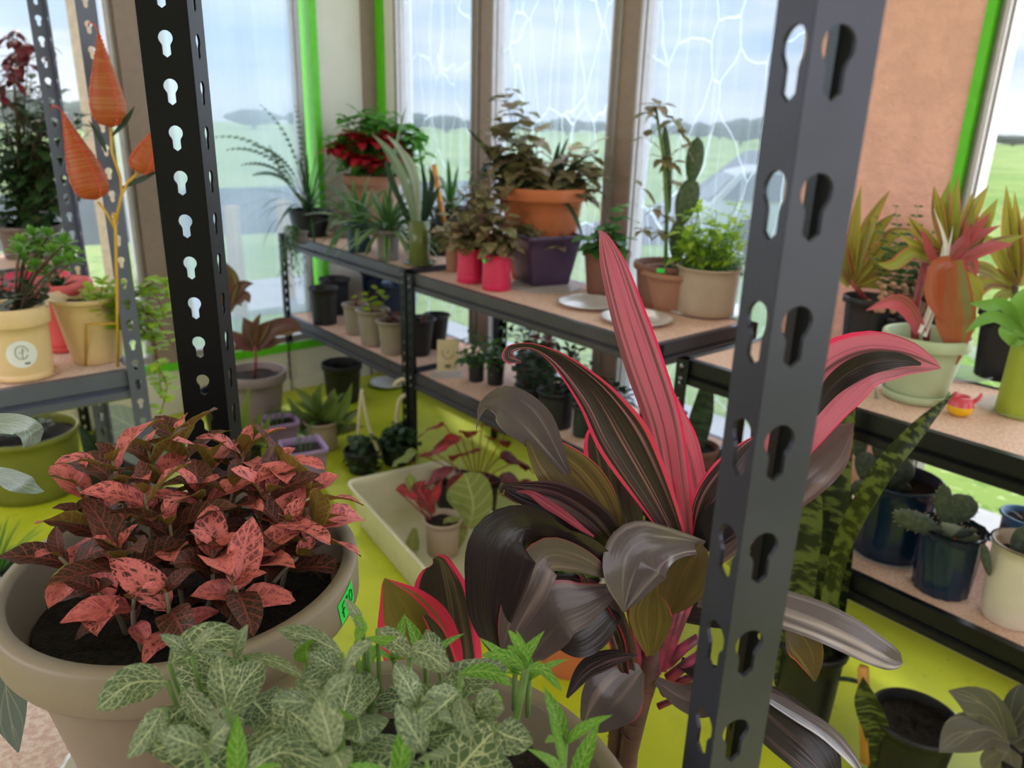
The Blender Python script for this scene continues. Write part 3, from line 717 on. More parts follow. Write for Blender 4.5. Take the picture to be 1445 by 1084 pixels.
MD.build('veined_foliage', M_fgreen, P2); MY.build('young_leaves', M_fyoung, P2)['label'] = 'bright green young leaf tips'; MS.build('stems', M_fstemg, P2)
# ================================================================ the pink and dark cordyline
M_ctop = leafmat('dark_cordyline_leaf', srgb(34, 28, 34), srgb(46, 36, 40), streak=srgb(104, 80, 84), samt=.22, sfreq=9, edge=srgb(170, 60, 80), ew=1.12, back=srgb(92, 70, 46), rough=.26, trans=.14)
M_cpink = leafmat('pink_cordyline_leaf', srgb(212, 92, 118), srgb(200, 108, 124), streak=srgb(118, 78, 78), samt=.48, sfreq=13, edge=srgb(232, 52, 96), ew=.90, back=srgb(226, 50, 92), rough=.32, trans=.38)
M_cmid = leafmat('striped_cordyline_leaf', srgb(50, 40, 42), srgb(58, 44, 46), streak=srgb(176, 120, 124), samt=.42, sfreq=16, edge=srgb(222, 64, 98), ew=.80, back=srgb(214, 52, 84), rough=.3, trans=.25)
M_cgrey = leafmat('grey_painted_sheen_cordyline_leaf', srgb(78, 66, 70), srgb(96, 80, 80), streak=srgb(128, 108, 106), samt=.35, sfreq=5, edge=srgb(150, 62, 72), ew=1.0, back=srgb(88, 64, 42), rough=.22, trans=.12)  # paler streaks put part of the grey sheen into the colour
M_csheen = leafmat('painted_sheen_cordyline_leaf', srgb(92, 80, 84), srgb(104, 92, 96), streak=srgb(176, 160, 158), samt=.38, sfreq=5, edge=srgb(150, 70, 80), ew=1.1, back=srgb(88, 64, 42), rough=.2, trans=.1)  # pale streaks paint a glossy light reflection onto the dark leaf
M_colive = leafmat('olive_cordyline_underside', srgb(98, 82, 44), srgb(84, 66, 44), streak=srgb(122, 100, 58), samt=.4, sfreq=14, edge=srgb(226, 70, 88), ew=.98, rough=.4, trans=.3)
M_cedge = leafmat('rose_edged_cordyline_leaf', srgb(70, 66, 50), srgb(60, 56, 48), streak=srgb(120, 102, 78), samt=.35, sfreq=12, edge=srgb(246, 66, 108), ew=.72, back=srgb(112, 98, 42), rough=.35, trans=.35)
M_rose = leafmat('olive_leaf_with_rose_margin', srgb(128, 112, 52), srgb(120, 104, 50), streak=srgb(150, 126, 64), samt=.4, sfreq=12, edge=srgb(250, 60, 104), ew=.66, rough=.35, trans=.5)
M_ctrunk = plain('ringed_cordyline_trunk', srgb(92, 52, 60), .6, var=.2, scale=40)
M_cscar = plain('leaf_scar', srgb(172, 148, 120), .8)
M_petiole = plain('magenta_petiole', srgb(160, 56, 92), .45, var=.2, scale=50, col2=srgb(106, 40, 64))
M_blackpot = plain('black_nursery_pot', srgb(26, 26, 30), .45, var=.05)
base = PD(886, 1084, .70); bz = .30
cC = V((base.x, base.y, 0))
CP = thing('potted_cordyline', 'tall pink and near-black cordyline in the centre behind the grey upright', 'potted plant', cC)
zc = pot(CP, .13, .10, .26, M_blackpot, rim=.02, soil=.9)
def trunk(pts, r, parent):
    m = MB(); m.tube(pts, r, 12); k = m
    for i in range(26):
        f = i/25*.98; p = crom(pts, f); q = (crom(pts, f+.01)-p).normalized(); r0 = (r[min(int(f*(len(r)-1)), len(r)-1)] if isinstance(r, list) else r)*1.04
        a = q.cross(V((0, 1, .2))).normalized(); b = q.cross(a)
        k.tube([p + (a*math.cos(x*.5+i)+b*math.sin(x*.5+i))*r0 + q*.0015*math.sin(x*.9+i) for x in range(10)], .0011, 5)
    o = m.build('trunk', M_ctrunk, parent)
T1 = [V((0, 0, zc-.02)), V((.002, .0, .5)), PD(888, 1060, .70)-cC, PD(903, 990, .70)-cC, PD(918, 930, .705)-cC, PD(932, 880, .71)-cC]
trunk(T1, [.010, .010, .0105, .012, .015, .013], CP)
T2 = [V((-.02, .015, zc-.02)), V((-.02, .012, .5)), PD(866, 1070, .72)-cC, PD(874, 1000, .72)-cC, PD(900, 950, .715)-cC]
trunk(T2, [.009, .009, .009, .010, .010], CP)
def cleaf(mat, pts, rolls=None, fold=.18, ruf=.06, parent=None, c=None, lab=None, name='leaf', pleat=0, nv=28):
    m = MB(); P_ = [PD(a, b, d) for a, b, d, _ in pts]; hw = [w*mpp(p) for (_, _, _, w), p in zip(pts, P_)]
    cc = c if c is not None else cC
    EYE0[0] = EYE-cc; ribbon(m, [p-cc for p in P_], hw, rolls or [0]*len(pts), fold, ruf, nv, 10, pleat=pleat); EYE0[0] = EYE
    o = m.build(name, mat, parent or CP)
    if lab: o['label'] = lab
    return o
R_ = math.radians
# upright pink spear
cleaf(M_cpink, [(968, 770, .70, 12), (955, 690, .70, 22), (940, 600, .69, 27), (913, 515, .68, 29), (888, 440, .67, 26), (868, 375, .665, 20), (855, 340, .66, 10), (846, 325, .66, 1)], [R_(20)]*8, .30, .05, lab='upright bright pink leaf', pleat=.05)
cleaf(M_cpink, [(985, 770, .71, 10), (975, 700, .71, 24), (962, 640, .71, 26), (948, 590, .71, 20), (930, 520, .71, 2)], [R_(-25)]*5, .25, .06, lab='pink leaf beside the upright one', pleat=.05)
# arching striped
cleaf(M_cmid, [(962, 775, .69, 10), (925, 700, .68, 26), (880, 620, .67, 38), (845, 560, .66, 30), (800, 512, .65, 20), (755, 488, .645, 10), (722, 490, .64, 9), (716, 505, .635, 8), (736, 511, .635, 1)],
      [R_(10), R_(5), R_(0), R_(20), R_(48), R_(60), R_(50), R_(20), 0], .25, .07, lab='arching striped leaf with a curled tip', pleat=.06, nv=40)
# curled leaf with painted-in grey sheen, and a brown underside
cleaf(M_colive, [(868, 775, .69, 8), (845, 730, .685, 34), (812, 685, .675, 42), (775, 645, .665, 30), (748, 612, .66, 10)], [R_(0)]*5, .12, .04, lab='broad leaf seen from its brown underside')
cleaf(M_csheen, [(800, 668, .668, 8), (775, 632, .66, 24), (745, 592, .65, 38), (712, 566, .645, 30), (684, 570, .64, 16), (674, 590, .64, 8), (672, 607, .64, 1)], [R_(40), R_(35), R_(28), R_(30), R_(55), R_(75), R_(75)], .15, .04, lab='curled leaf with a painted grey shine')
# behind centre
cleaf(M_cedge, [(888, 775, .73, 14), (876, 720, .73, 30), (862, 660, .73, 36), (850, 615, .73, 26), (850, 592, .73, 2)], [0]*5, .12, .05, lab='dark rose-edged leaf standing behind')
cleaf(M_cgrey, [(905, 775, .725, 8), (892, 710, .725, 16), (884, 650, .725, 18), (872, 600, .725, 2)], [R_(30)]*4, .12, .05)
# rolled leaf
cleaf(M_ctop, [(870, 775, .68, 16), (835, 735, .67, 34), (790, 705, .66, 34), (745, 692, .655, 22), (712, 686, .65, 10), (706, 696, .65, 4)], [R_(15), R_(25), R_(30), R_(30), R_(50), R_(60)], .3, .06, lab='rolled dark leaf')
cleaf(M_cpink, [(838, 758, .655, 3), (800, 733, .65, 12), (768, 712, .648, 13), (745, 697, .645, 7), (728, 694, .645, 1)], [R_(-60)]*5, .2, .05, lab='red folded margin of the rolled leaf', name='folded_margin')
# big dark drooping leaf
cleaf(M_ctop, [(872, 812, .66, 8), (835, 788, .65, 26), (790, 770, .64, 34), (745, 745, .63, 36), (712, 768, .615, 50), (700, 820, .61, 44), (694, 870, .61, 30), (702, 915, .61, 12), (706, 930, .61, 1)],
      [R_(18), R_(22), R_(28), R_(30), R_(10), R_(0), R_(-5), 0, 0], .16, .04, lab='large near-black leaf drooping on the left', nv=40)
cleaf(M_cgrey, [(860, 812, .652, 6), (815, 790, .64, 20), (770, 785, .625, 30), (745, 830, .612, 30), (722, 880, .607, 20), (708, 925, .605, 1)], [R_(15), R_(25), R_(30), R_(12), R_(8), 0], .10, .03, lab='folded grey half of the drooping leaf', name='folded_half')
# centre curved leaf
cleaf(M_csheen, [(998, 772, .69, 8), (965, 768, .675, 16), (932, 772, .66, 30), (903, 784, .65, 48), (888, 818, .645, 34), (880, 864, .645, 1)], [R_(20), R_(15), R_(8), R_(0), R_(0), 0], .30, .16, lab='leaf with a painted pale gloss bending down in the centre')
cleaf(M_colive, [(940, 868, .68, 4), (948, 845, .68, 26), (960, 815, .68, 42), (975, 785, .68, 38), (990, 768, .68, 12)], [0]*5, .1, .06, lab='olive underside of a leaf at the crown')
cleaf(M_colive, [(918, 925, .66, 6), (918, 895, .655, 22), (918, 868, .65, 30), (920, 845, .65, 20), (922, 832, .65, 2)], [0]*5, .12, .03, lab='small olive leaf in front of the stems')
# right side
cleaf(M_cpink, [(1005, 760, .72, 10), (1060, 690, .70, 26), (1120, 600, .68, 44), (1165, 540, .67, 52), (1215, 508, .66, 44), (1270, 505, .655, 30), (1310, 514, .65, 12), (1327, 520, .65, 1)], [R_(-15)]*8, .15, .04, lab='pink leaf with a dark central stripe at right')
cleaf(M_ctop, [(1150, 585, .664, 4), (1175, 545, .662, 14), (1215, 517, .652, 17), (1262, 508, .647, 12), (1300, 514, .644, 2)], [R_(-15)]*5, .1, .04, lab='dark central stripe of the pink leaf', name='dark_stripe')
cleaf(M_cgrey, [(1010, 790, .72, 10), (1080, 720, .70, 26), (1130, 665, .69, 40), (1170, 628, .69, 34), (1203, 598, .69, 2)], [0]*5, .1, .04)
cleaf(M_cmid, [(980, 770, .70, 10), (1000, 715, .69, 24), (1030, 670, .68, 26), (1060, 630, .68, 12), (1075, 615, .68, 1)], [R_(10)]*5, .2, .05)
cleaf(M_ctop, [(960, 770, .73, 10), (935, 730, .73, 22), (930, 690, .73, 22), (950, 655, .73, 2)], [0]*4, .1, .05)
cleaf(M_ctop, [(985, 775, .69, 10), (1010, 745, .68, 26), (1040, 720, .67, 26), (1062, 705, .67, 2)], [0]*4, .1, .05)
# lower right
cleaf(M_csheen, [(985, 850, .70, 8), (1060, 850, .67, 28), (1130, 870, .65, 32), (1190, 895, .64, 28), (1235, 918, .635, 22), (1262, 932, .635, 14), (1274, 936, .635, 1)], [R_(25), R_(30), R_(30), R_(25), R_(10), R_(-10), 0], .15, .08, lab='leaf with a painted silvery sheen reaching to the lower right')
cleaf(M_colive, [(1110, 880, .655, 4), (1130, 905, .65, 24), (1143, 930, .65, 18), (1150, 962, .65, 1)], [0]*4, .1, .05)
cleaf(M_ctop, [(960, 935, .70, 8), (1040, 975, .66, 26), (1100, 1020, .63, 40), (1150, 1065, .61, 36), (1180, 1110, .60, 10)], [R_(15)]*5, .15, .04)
cleaf(M_csheen, [(1040, 960, .66, 4), (1110, 1000, .635, 14), (1165, 1035, .615, 16), (1205, 1075, .60, 10), (1220, 1100, .60, 1)], [R_(45)]*5, .15, .04)
cleaf(M_ctop, [(960, 870, .72, 8), (1010, 860, .71, 26), (1050, 850, .70, 26), (1090, 850, .70, 2)], [R_(-10)]*4, .1, .05)
cleaf(M_cgrey, [(925, 960, .69, 6), (965, 985, .675, 22), (1000, 985, .67, 28), (1040, 960, .67, 8)], [R_(30)]*4, .1, .05)
# lower left
cleaf(M_cgrey, [(905, 945, .68, 8), (885, 960, .67, 34), (862, 985, .655, 42), (840, 1012, .65, 26), (820, 1032, .65, 1)], [R_(10)]*5, .14, .05, lab='glossy grey leaf hanging low by the trunk')
cleaf(M_ctop, [(800, 985, .64, 2), (825, 948, .65, 14), (860, 930, .66, 14), (900, 925, .665, 1)], [R_(25)]*4, .1, .05)
cleaf(M_cgrey, [(872, 830, .67, 6), (825, 850, .655, 28), (785, 862, .645, 42), (757, 890, .64, 42), (740, 925, .635, 26), (742, 950, .635, 2)], [R_(5)]*6, .1, .05, lab='brown-grey curved leaf at lower left')
cleaf(M_ctop, [(880, 850, .68, 6), (845, 880, .66, 26), (815, 900, .65, 28), (780, 905, .65, 6)], [R_(15)]*4, .12, .06)
cleaf(M_ctop, [(878, 860, .70, 6), (835, 852, .69, 22), (805, 830, .68, 22), (770, 815, .68, 2)], [0]*4, .1, .05)
for pts, mt in (([(882, 950), (870, 900), (850, 860), (815, 800)], M_cmid), ([(890, 945), (878, 890), (862, 850), (830, 815)], M_cgrey)):
    cleaf(mt, [(a, b, .672, w) for (a, b), w in zip(pts, (8, 14, 12, 2))], [R_(30)]*4, .25, .05)
for a, b, w in (((915, 930), (958, 800), 7), ((925, 935), (975, 800), 8), ((935, 930), (990, 810), 7), ((905, 935), (880, 820), 5), ((940, 925), (965, 840), 8), ((920, 940), (905, 850), 6), ((945, 920), (985, 900), 8), ((945, 945), (1000, 915), 7), ((935, 965), (1000, 945), 6), ((930, 985), (990, 975), 4)):
    m = MB(); p, q = PD(a[0], a[1], .70)-cC, PD(b[0], b[1], .695)-cC; ww = w*mpp(p+cC)
    m.tube([p-V((0, 0, .012)), (p+q)/2+V((0, 0, -.004)), q], [ww*1.25, ww, ww*.8], 8); m.build('petiole', M_petiole, CP)
# second cordyline, rose edged, between the two big pots and the floor tub
b2 = PD(640, 1000, .66); c2 = V((b2.x, b2.y+.05, 0))
C2 = thing('potted_cordyline', 'cordyline with rose-edged folded leaves showing just behind the khaki pot', 'potted plant', c2)
z2 = pot(C2, .10, .08, .3, M_blackpot, rim=.015, soil=.9)
trunk([V((0, 0, z2-.02)), V((0, 0, .55)), PD(630, 1040, .70)-c2, PD(632, 1000, .69)-c2], [.012, .012, .012, .010], C2)
cleaf(M_rose, [(625, 1010, .68, 14), (610, 960, .67, 44), (590, 905, .66, 56), (566, 860, .655, 42), (548, 828, .65, 14), (543, 816, .65, 1)], [R_(-8)]*6, .15, .05, C2, c2, 'olive leaf with rose edges, tip pointing up')
cleaf(M_cedge, [(628, 1005, .672, 10), (632, 960, .655, 18), (620, 900, .648, 12), (600, 868, .645, 4)], [R_(0)]*4, .15, .05, C2, c2, 'bright rose margin', 'rose_margin')
cleaf(M_cedge, [(645, 1010, .70, 16), (640, 950, .70, 40), (630, 880, .70, 44), (622, 825, .70, 38), (618, 795, .69, 20), (612, 788, .685, 2)], [R_(5)]*6, .12, .05, C2, c2, 'dark leaf with rose edges bending over at the top')
# ================================================================ plant library
M_green = leafmat('mid_green_leaf', srgb(70, 120, 46), srgb(48, 92, 40), vein=srgb(104, 148, 70), nv=6, vw=.14, mid=.08, rough=.4, trans=.3)
M_dgreen = leafmat('dark_green_leaf', srgb(38, 66, 38), srgb(26, 48, 34), vein=srgb(60, 90, 56), nv=6, vw=.12, mid=.08, rough=.4, trans=.2)
M_bush = leafmat('mid_dark_bush_leaf', srgb(62, 90, 46), srgb(44, 66, 38), rough=.45, trans=.3)
M_lime = leafmat('chartreuse_leaf', srgb(182, 212, 58), srgb(146, 186, 48), vein=srgb(206, 226, 110), nv=5, vw=.12, mid=.08, rough=.45, trans=.4)
M_kal = leafmat('bright_succulent_leaf', srgb(120, 168, 62), srgb(92, 146, 56), rough=.35, trans=.2)
M_sdark = leafmat('dark_succulent_leaf', srgb(78, 88, 62), srgb(60, 70, 52), rough=.45, trans=.1)
M_spider = leafmat('cream_striped_strap_leaf', srgb(78, 116, 60), srgb(58, 98, 54), streak=srgb(168, 184, 130), samt=.42, sfreq=5, rough=.4, trans=.3)
M_varieg = leafmat('white_striped_strap_leaf', srgb(176, 184, 166), srgb(120, 140, 110), streak=srgb(72, 96, 58), samt=.5, sfreq=5, rough=.4, trans=.25)
M_snake = leafmat('banded_snake_plant_leaf', srgb(32, 42, 28), srgb(28, 38, 26), band=srgb(92, 102, 52), edge=srgb(90, 106, 48), ew=1.02, rough=.35, trans=.06)
M_snaked = leafmat('dark_snake_plant_leaf', srgb(30, 52, 36), srgb(26, 44, 32), band=srgb(52, 74, 50), rough=.35, trans=.06)
M_redcord = leafmat('red_green_cordyline_leaf', srgb(132, 142, 52), srgb(166, 158, 62), streak=srgb(122, 74, 62), samt=.44, sfreq=7, edge=srgb(214, 84, 96), ew=.92, back=srgb(164, 120, 76), rough=.35, trans=.35)
M_pinkcord = leafmat('rose_cordyline_leaf', srgb(206, 92, 104), srgb(176, 84, 84), streak=srgb(120, 96, 56), samt=.4, sfreq=7, rough=.35, trans=.35)
M_maroon = leafmat('maroon_cordyline_leaf', srgb(86, 62, 44), srgb(104, 54, 58), streak=srgb(122, 106, 52), samt=.4, sfreq=7, edge=srgb(150, 70, 80), ew=1.0, rough=.35, trans=.25)
M_copper = leafmat('copper_leaf', srgb(150, 92, 56), srgb(176, 78, 52), streak=srgb(128, 120, 76), samt=.45, sfreq=4, edge=srgb(200, 84, 70), ew=1.05, back=srgb(150, 140, 120), rough=.3, trans=.2)
M_brom = leafmat('bromeliad_leaf', srgb(112, 132, 58), srgb(84, 108, 50), streak=srgb(130, 88, 70), samt=.3, sfreq=4, edge=srgb(140, 90, 80), ew=1.05, rough=.35, trans=.25)
M_poin = leafmat('poinsettia_red_bract', srgb(186, 20, 40), srgb(146, 14, 34), vein=srgb(212, 60, 70), nv=5, vw=.1, mid=.06, rough=.5, trans=.3)
M_spot = leafmat('speckled_pink_green_leaf', srgb(128, 144, 82), srgb(140, 122, 86), blotch=srgb(216, 166, 150), bamt=.3, vein=srgb(160, 146, 110), nv=5, vw=.1, mid=.08, rough=.5, trans=.45, back=srgb(122, 112, 74))
M_grass2 = leafmat('fresh_grass_blade', srgb(104, 164, 60), srgb(78, 140, 52), rough=.4, trans=.35)
M_fern = leafmat('fern_leaflet', srgb(56, 102, 52), srgb(44, 84, 48), rough=.45, trans=.3)
M_grey = leafmat('grey_green_leaf', srgb(118, 134, 124), srgb(140, 150, 142), vein=srgb(160, 168, 150), nv=7, vw=.12, mid=.06, rough=.35, trans=.2, edge=srgb(172, 190, 140), ew=1.02, back=srgb(82, 80, 54))
M_orchid = leafmat('dull_grey_mauve_leaf', srgb(122, 112, 100), srgb(84, 88, 84), vein=srgb(140, 132, 112), nv=2, vw=.1, mid=.05, rough=.3, trans=.15)
M_caladR = leafmat('crimson_caladium_leaf', srgb(132, 42, 46), srgb(108, 56, 46), blotch=srgb(196, 52, 60), bamt=.4, vein=srgb(210, 80, 90), nv=5, vw=.1, mid=.08, edge=srgb(92, 84, 50), ew=1.0, rough=.45, trans=.35)
M_caladG = leafmat('yellow_green_caladium_leaf', srgb(150, 158, 84), srgb(120, 136, 66), vein=srgb(190, 190, 120), nv=7, vw=.12, mid=.06, rough=.45, trans=.35)
M_cactus = plain('cactus_skin', srgb(56, 78, 48), .5, var=.12, scale=90, col2=srgb(84, 100, 66))
M_cactusd = plain('dark_cactus_skin', srgb(52, 62, 52), .5, var=.12, scale=90, col2=srgb(74, 84, 72))
M_wood = plain('bamboo_stake', srgb(216, 152, 74), .6, var=.06, scale=40)
M_brownstem = plain('brown_stem', srgb(96, 76, 58), .8, var=.15, scale=60)
M_redstem = plain('red_stem', srgb(150, 60, 62), .5, var=.15, scale=50)
M_clearpl = glassy('clear_plastic', (.9, .93, .94), (.85, .88, .9), .28)
P_ = lambda n, c, r=.45, **k: plain(n, srgb(*c), r, var=.04, scale=12, **k)
M_terra = P_('terracotta', (190, 104, 60), .75); M_terrad = P_('brown_terracotta', (122, 80, 64), .7); M_terrap = P_('faded_terracotta', (160, 112, 88), .75)
M_hot = P_('hot_pink_plastic', (214, 38, 84)); M_coral = P_('coral_plastic', (226, 98, 96)); M_cream = P_('cream_plastic', (232, 200, 150)); M_purple = P_('deep_purple_plastic', (74, 54, 82), .35)
M_lilac = P_('lilac_plastic', (158, 128, 176)); M_mauve = P_('mauve_grey_plastic', (138, 122, 120)); M_taupe = P_('taupe_plastic', (176, 154, 132)); M_teal = P_('dark_teal_glaze', (22, 52, 66), .25)
M_navy = P_('navy_glaze', (20, 42, 66), .22); M_mint = P_('mint_green_plastic', (172, 184, 146)); M_ltgreen = P_('apple_green_plastic', (156, 172, 50)); M_white = P_('white_plastic', (226, 218, 210)); M_blue = P_('blue_plastic', (44, 96, 138))
M_greyp = P_('grey_plastic_pot', (112, 106, 100)); M_ribbed = P_('ribbed_stone_grey_pot', (150, 138, 122)); M_tub = P_('translucent_cream_tub', (214, 206, 178)); M_gglass = P_('mossy_green_glass', (94, 104, 50), .2)
M_whitec = P_('white_ceramic', (238, 238, 240), .25); M_card = P_('cream_card', (222, 204, 168), .7); M_ink = P_('grey_print', (120, 104, 84), .7); M_orange = P_('orange_tag', (236, 110, 40), .6); M_red = P_('red_sticker', (236, 62, 30), .6)
M_yellow = P_('yellow_painted_wire', (216, 168, 50), .5); M_pebble = P_('tan_pebbles', (170, 130, 100), .8)
def rosette(m, c, n, L, W, e0=15, e1=80, droop=.5, kind='strap', fold=.2, nv=8, nu=4, rr=None, ruf=0, wave=0, twist=.5, spread=0, az0=0, az1=2*PI, jit=.25):
    rr = rr or RND
    for i in range(n):
        f = i/max(1, n-1); el = math.radians(e0+(e1-e0)*f + rr.uniform(-8, 8)); a = az0 + ((i*2.399) % (2*PI))/(2*PI)*(az1-az0) + rr.uniform(-jit, jit)
        d = V((math.cos(a)*math.cos(el), math.sin(a)*math.cos(el), math.sin(el)))
        leaf(m, c + V((math.cos(a), math.sin(a), 0))*spread*(1-f) + V((0, 0, f*L*.05)), d, V((0, 0, 1)) if el < 1.35 else V((-math.cos(a), -math.sin(a), .2)), L*rr.uniform(.75, 1.1)*(1-.25*f*f), W*rr.uniform(.85, 1.1), droop*rr.uniform(.7, 1.3)*(1-.5*f), fold, kind, nv, nu, ruf, wave, twist)
def cane(ms, ml, pts, r, n, L, W, el=20, kind='ell', start=.3, droop=.4, fold=.15, rr=None, ruf=0, nv=5, nu=3, taper=.5, m2=None, p2=.5, topn=3):
    """stem along pts with alternate leaves from start to the tip"""
    rr = rr or RND; pp = [crom(pts, i/8) for i in range(9)]; ms.tube(pp, [r*(1-.5*i/8) for i in range(9)], 5)
    a = rr.uniform(0, 6.28)
    for i in range(n):
        f = start+(1-start)*i/max(1, n-1); p = crom(pts, f); a += 2.4+rr.uniform(-.3, .3); e = math.radians(el+(65-el)*max(0, f-.75)*2+rr.uniform(-15, 15))
        d = V((math.cos(a)*math.cos(e), math.sin(a)*math.cos(e), math.sin(e))); sc = 1-taper*abs(f-.6)
        leaf((m2 if (m2 and rr.random() < p2) else ml), p, d, V((0, 0, 1)), L*sc*rr.uniform(.75, 1.15), W*sc*rr.uniform(.8, 1.1), droop*rr.uniform(.5, 1.5), fold, kind, nv, nu, ruf, .2, .5)
def bush(ms, ml, c, n, R_b, h, Rt, L, W, per=8, r=.002, rr=None, **k):
    """n canes from a soil disc of radius R_b up to a dome of radius Rt and height h"""
    rr = rr or RND
    for i in range(n):
        a = i*2.399+rr.uniform(-.3, .3); q = math.sqrt((i+.5)/n); b = c+V((math.cos(a)*q*R_b, math.sin(a)*q*R_b, 0)); hh = h*(1-.35*q*q)*rr.uniform(.8, 1.08)
        t = c+V((math.cos(a)*q*Rt, math.sin(a)*q*Rt, hh)); mid = (b+t)/2+V((0, 0, hh*.12))+V((rr.uniform(-1, 1), rr.uniform(-1, 1), 0))*Rt*.08
        cane(ms, ml, [b, mid, t], r, per, L, W, rr=rr, **k)
def frond(ms, ml, b, d, L, n, lL, lW, droop=.8, rr=None, r=.002, taper=.7, kind='ell', fold=.05):
    rr = rr or RND; p = b.copy(); d = d.normalized(); pts = [p.copy()]; ds = [d.copy()]
    for i in range(n):
        d = (d+V((0, 0, -1))*droop/n).normalized(); p = p+d*L/n; pts.append(p.copy()); ds.append(d.copy())
    ms.tube(pts, [r*(1-.6*i/n) for i in range(n+1)], 5)
    for i in range(2, n+1):
        f = i/n; side = ds[i].cross(V((0, 0, 1))).normalized(); sc = math.sin(PI*(.12+.8*f))**.6
        for q in (-1, 1): leaf(ml, pts[i], side*q*.9+ds[i]*.45+V((0, 0, .05)), V((.1, -.85, .5)), lL*sc, lW*sc, .3, fold, kind, 3, 2)
def pad(m, b, d, nrm, L, W, T, nn=10):
    """one flat cactus pad"""
    d = d.normalized(); s = d.cross(nrm).normalized(); nn_ = s.cross(d); rows = []
    for j in range(nn+1):
        t = j/nn; w = W*.5*max(.10, math.sin(PI*(t*.94+.03))**.6*(.72+.36*t)) if j < nn else .0015; th = T*.5*max(.15, math.sin(PI*(t*.9+.05))**.6) if j < nn else .001
        rows.append([b+d*(L*t)+s*(w*math.cos(2*PI*k/14))+nn_*(th*math.sin(2*PI*k/14)) for k in range(14)])
    m.grid(rows, True)
def spines(m, b, d, nrm, L, W, rr, n=26):
    d = d.normalized(); s = d.cross(nrm).normalized()
    for i in range(n):
        a = PI*2*i/n; p = b + d*(L*.52+L*.47*math.sin(a)) + s*(W*.47*math.cos(a)*.95); q = (p-(b+d*L*.52)).normalized()
        m.tube([p, p+q*.006+V((rr.uniform(-1, 1), rr.uniform(-1, 1), 0))*.002], [.0012, .0003], 4)
def potted(name, label, px, py, z, rpx, hpx, mat, rb=.72, cat='potted plant', group=None, back=0, **k):
    """pot standing on level z: px,py front foot in the photo, rpx rim half width, hpx height"""
    p = PZ(px, py, z); u = mpp(p); r = rpx*u; p = seat(px, py, z, r*rb) ; u = mpp(p)
    if back: p += V((p.x, p.y, 0)).normalized()*back
    p = inroom(p, r); u = mpp(p); r = rpx*u
    t = thing(name, label, cat, V((p.x, p.y, z)), group)
    el = math.atan2(CAMZ-z, V((p.x, p.y)).length if False else (p.x**2+p.y**2)**.5)
    h = hpx*u/math.cos(el); zs = pot(t, r, r*rb, h, mat, **k)
    t['_r'] = r; t['_h'] = h; del t['_r']; del t['_h']
    return t, zs, u, r, h
def to_local(t, px, py, D=None):
    """point through a pixel at the thing's own distance, always inside the room"""
    b = t.location; d = ray(px, py); k = (D or b.y)/d.y
    for _ in range(40):
        q = EYE + d*k; s_, t_ = rs(q)
        if t_ < -.03 and s_ > -2.60: break
        k *= .985
    return q - b
def inroom(p, r):
    for _ in range(80):
        s_, t_ = rs(p)
        if t_ < -.035-r and s_ > -2.62+r: break
        p = V((p.x*.994, p.y*.994, p.z)); r *= .994
    return p
M_leafbright = leafmat('bright_poinsettia_leaf', srgb(92, 158, 50), srgb(66, 126, 44), vein=srgb(120, 176, 80), nv=6, vw=.14, mid=.08, rough=.4, trans=.4)
def straps(m, t, items, D=None):
    """hand-placed strap leaves: (list of pixels base to tip, half width in px, roll)"""
    EYE0[0] = EYE - t.location
    for pts, hw, ro in items:
        P_ = [to_local(t, a, b, D) for a, b in pts]; n = len(P_); u_ = mpp(P_[0]+t.location)
        ribbon(m, P_, [hw*u_*(.7 if i == 0 else (0.03 if i == n-1 else 1)) for i in range(n)], [ro]*n, .25, .03, 14, 4)
    EYE0[0] = EYE
def sq_pot(t, wt, wb, h, mat, rim=.015, soil=.85, rz=0, name='pot', ribs=0):
    m = MB(); ca, sa = math.cos(rz), math.sin(rz)
    def ring(w, z, c=.16, n=5):
        r = []; k = w*c
        for (sx, sy, a0) in ((1, 1, 0), (-1, 1, 90), (-1, -1, 180), (1, -1, 270)):
            for i in range(n):
                a = math.radians(a0+90*i/(n-1)); x = sx*(w-k)+k*math.cos(a); y = sy*(w-k)+k*math.sin(a); r.append(V((x*ca-y*sa, x*sa+y*ca, z)))
        return r
    z1 = h-rim
    R = [ring(wb*.98, 0), ring(wb, .002)] + [ring(wb+(wt*.93-wb)*i/4, z1*i/4) for i in range(1, 5)] + [ring(wt, z1+.001), ring(wt, h), ring(wt*.93, h), ring(wt*.88, z1), ring(wb+(wt*.9-wb)*.5, h*.55)]
    m.grid(R, True); m.face([i for i in range(20)][::-1], smooth=False); o = m.build(name, mat, t)
    if soil:
        m = MB(); m.v = [V((0, 0, h*soil))]+ring((wb+(wt*.93-wb)*soil)*.96, h*soil)
        for i in range(20): m.face([0, 1+i, 1+(i+1) % 20], smooth=False)
        m.build('soil', M_soil, t)
    return h*soil
def plants(t, **mats):
    return None
# ================================================================ rack in the far left corner, top shelf
Z1 = .9
r = random.Random(21)
t, zs, u, R, H = potted('potted_fern', 'black pot with an orange dot sticker, ferny fronds and grassy arching leaves', 438, 331, Z1, 31, 36, M_blackpot, .72, rim=.012)
ms, ml, mg = MB(), MB(), MB(); c0 = V((0, 0, zs))
for (px, py) in ((352, 235), (362, 262), (372, 282), (345, 215), (425, 205), (395, 198), (380, 240)):
    q = to_local(t, px, py, t.location.y-.05*r.random()); top = to_local(t, 376, 200) if px < 400 else q
    d = (q-c0); frond(ms, ml, c0+d*.25+V((0, 0, .10)), V((d.x, d.y, abs(d.z)+.30)), d.length*1.0, 13, .066, .024, 1.5, r, .0025)
ms.tube([c0, to_local(t, 400, 250), to_local(t, 380, 205)], [.006, .004, .003], 6)
rosette(mg, c0, 46, .38, .012, 15, 85, 1.0, 'strap', .1, 9, 2, r)
